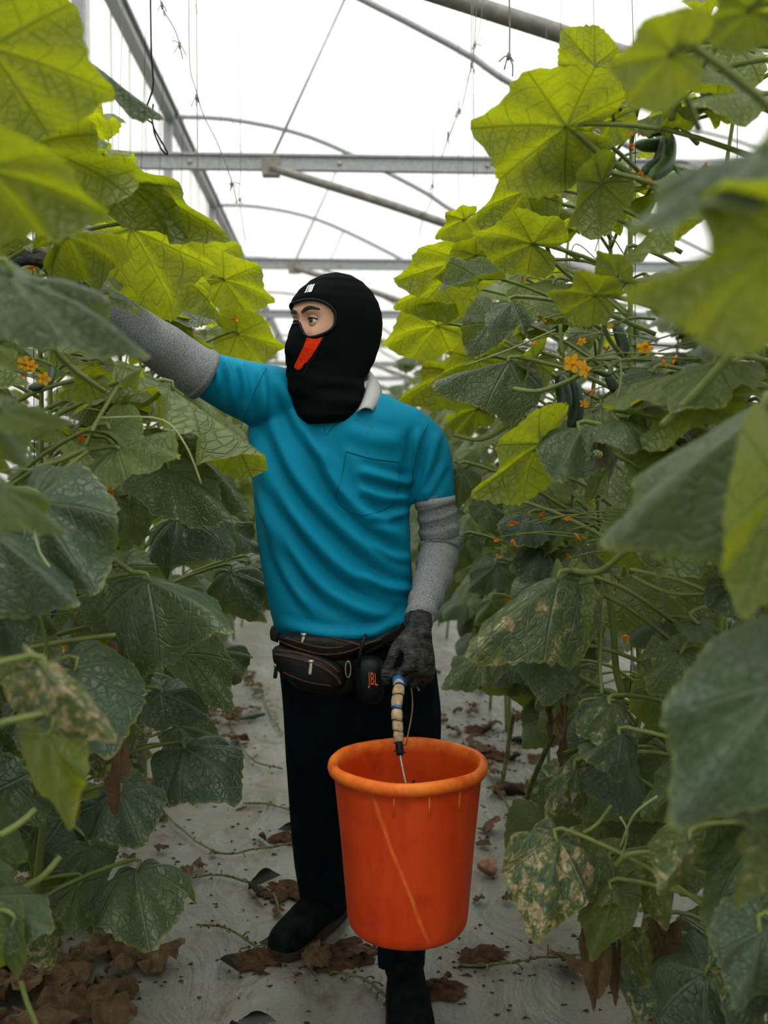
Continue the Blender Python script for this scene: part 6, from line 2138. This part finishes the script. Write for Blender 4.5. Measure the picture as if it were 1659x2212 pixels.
# ================================================================== hanging twines
def twine(pts, r_, lb, mat='twine', tuft=()):
    w = [P(*a) for a in pts]
    top = Vector((w[0].x, w[0].y, WZ))
    o = MB().add(*tube([top] + catmull(w, 30), r_, 5)).build('hanging_twine', M[mat])
    tag(o, lb, 'twine', 'twines hanging from the overhead wires')
    for (u, v_, Y) in tuft:
        c = P(u, v_, Y)
        for k in range(3):
            d = Vector((rng.uniform(-1, 1), rng.uniform(-0.3, 0.3), rng.uniform(-1.8, 0.2))).normalized() * rng.uniform(0.015, 0.04)
            MB().add(*tube([c - d * 0.3, c + d * 0.4 + Vector((0, 0, 0.006)), c + d], r_ * 0.8, 4)).build('loose_end', M[mat], o)
        MB().add(*tube([c + Vector((0, 0, 0.012)), c, c - Vector((0, 0, 0.012))], [r_, r_ * 2.6, r_], 6)).build('knot', M[mat], o)
    return o


twine([(325, 0, 3.0), (327, 120, 3.0), (331, 185, 3.0), (318, 228, 3.0), (316, 255, 3.0), (330, 268, 3.0), (334, 290, 3.0), (350, 325, 3.0), (362, 333, 3.0), (356, 318, 3.0), (330, 270, 3.0), (331, 225, 3.0)], 0.0028, 'dark twine with a looped end hanging before the left eave beam', 'blacktwine')
twine([(345, -10, 3.2), (352, 20, 3.2), (380, 70, 3.2), (395, 128, 3.2)], 0.0020, 'short frayed twine slanting down at the top left', 'twine', [(388, 98, 3.2), (350, 12, 3.2)])
twine([(408, 0, 3.3), (410, 140, 3.3), (425, 200, 3.3), (440, 250, 3.3), (470, 310, 3.3), (500, 390, 3.3), (512, 440, 3.3)], 0.0018, 'long thin twine drooping in front of the left arches', 'twine', [(424, 210, 3.3), (500, 398, 3.3)])
twine([(426, 200, 3.35), (426, 280, 3.35), (427, 360, 3.35)], 0.0016, 'straight thin twine beside the drooping one on the left', 'twine')
twine([(1100, -10, 3.0), (1101, 60, 3.0), (1101, 118, 3.0), (1107, 140, 3.0), (1107, 165, 3.0)], 0.0026, 'twine with a hooked wire end at the top right', 'twine', [(1098, 122, 3.0)])
twine([(1030, -10, 3.6), (1027, 60, 3.6), (1024, 110, 3.6), (1018, 142, 3.6)], 0.0018, 'thin twine tied to the arch at the top centre', 'twine', [(1026, 98, 3.6), (1018, 142, 3.6)])
twine([(1046, -10, 3.6), (1036, 60, 3.6), (1026, 100, 3.6)], 0.0016, 'thin twine joining another at the top centre', 'twine')
twine([(1018, 142, 3.6), (998, 230, 3.6), (988, 250, 3.6), (968, 300, 3.6), (952, 345, 3.6)], 0.0016, 'thin twine slanting left below the tied arch', 'twine', [(992, 240, 3.6), (968, 290, 3.6)])
twine([(1022, 142, 3.65), (1023, 250, 3.65), (1023, 385, 3.65)], 0.0015, 'straight thin twine falling past the tie beam on the right', 'twine')
twine([(935, 375, 5.0), (932, 430, 5.0), (915, 470, 5.0), (905, 510, 5.0)], 0.0022, 'frayed twine below the tie beam near the right row', 'twine', [(934, 400, 5.0), (912, 462, 5.0)])
twine([(990, 250, 4.6), (990, 330, 4.6), (992, 430, 4.6)], 0.0016, 'straight twine hanging to the right row before the second beam', 'twine')
twine([(520, 380, 4.6), (516, 420, 4.6), (522, 470, 4.6), (530, 520, 4.6)], 0.0020, 'frayed twine hanging beside the left posts below the tie beam', 'twine', [(518, 432, 4.6)])

# crumbs of soil and plant scraps nobody could count, strewn over the sheet
cv, cf = [], []
for k in range(1500):
    if k % 3 == 0:
        h_ = HOLES[rng.randrange(len(HOLES))]
        c0 = gp(h_[0], h_[1])
        x, y = c0.x + rng.gauss(0, 0.09), c0.y + rng.gauss(0, 0.08)
    else:
        sd_ = rng.choice((-1, 1))
        x, y = sd_ * min(1.1, abs(rng.gauss(0.62, 0.22))), rng.uniform(1.9, 5.5)
    r_ = rng.uniform(0.002, 0.008) * (1.6 if rng.random() < 0.1 else 1)
    a0_ = rng.uniform(0, 6.28)
    b0 = len(cv)
    zg = ground_z(x, y) + 0.001
    for j in range(3):
        a_ = a0_ + j * 2.1 + rng.uniform(-0.4, 0.4)
        cv.append((x + r_ * math.cos(a_) * rng.uniform(0.6, 1.8), y + r_ * math.sin(a_), zg))
    cv.append((x, y, zg + r_ * rng.uniform(0.4, 0.9)))
    cf += [(b0, b0 + 1, b0 + 3), (b0 + 1, b0 + 2, b0 + 3), (b0 + 2, b0, b0 + 3)]
tag(MB().add(cv, cf).build('soil_crumbs', M['soil'], smooth=False), 'brown crumbs of soil and plant scraps strewn over the sheet', 'debris', kind='stuff')
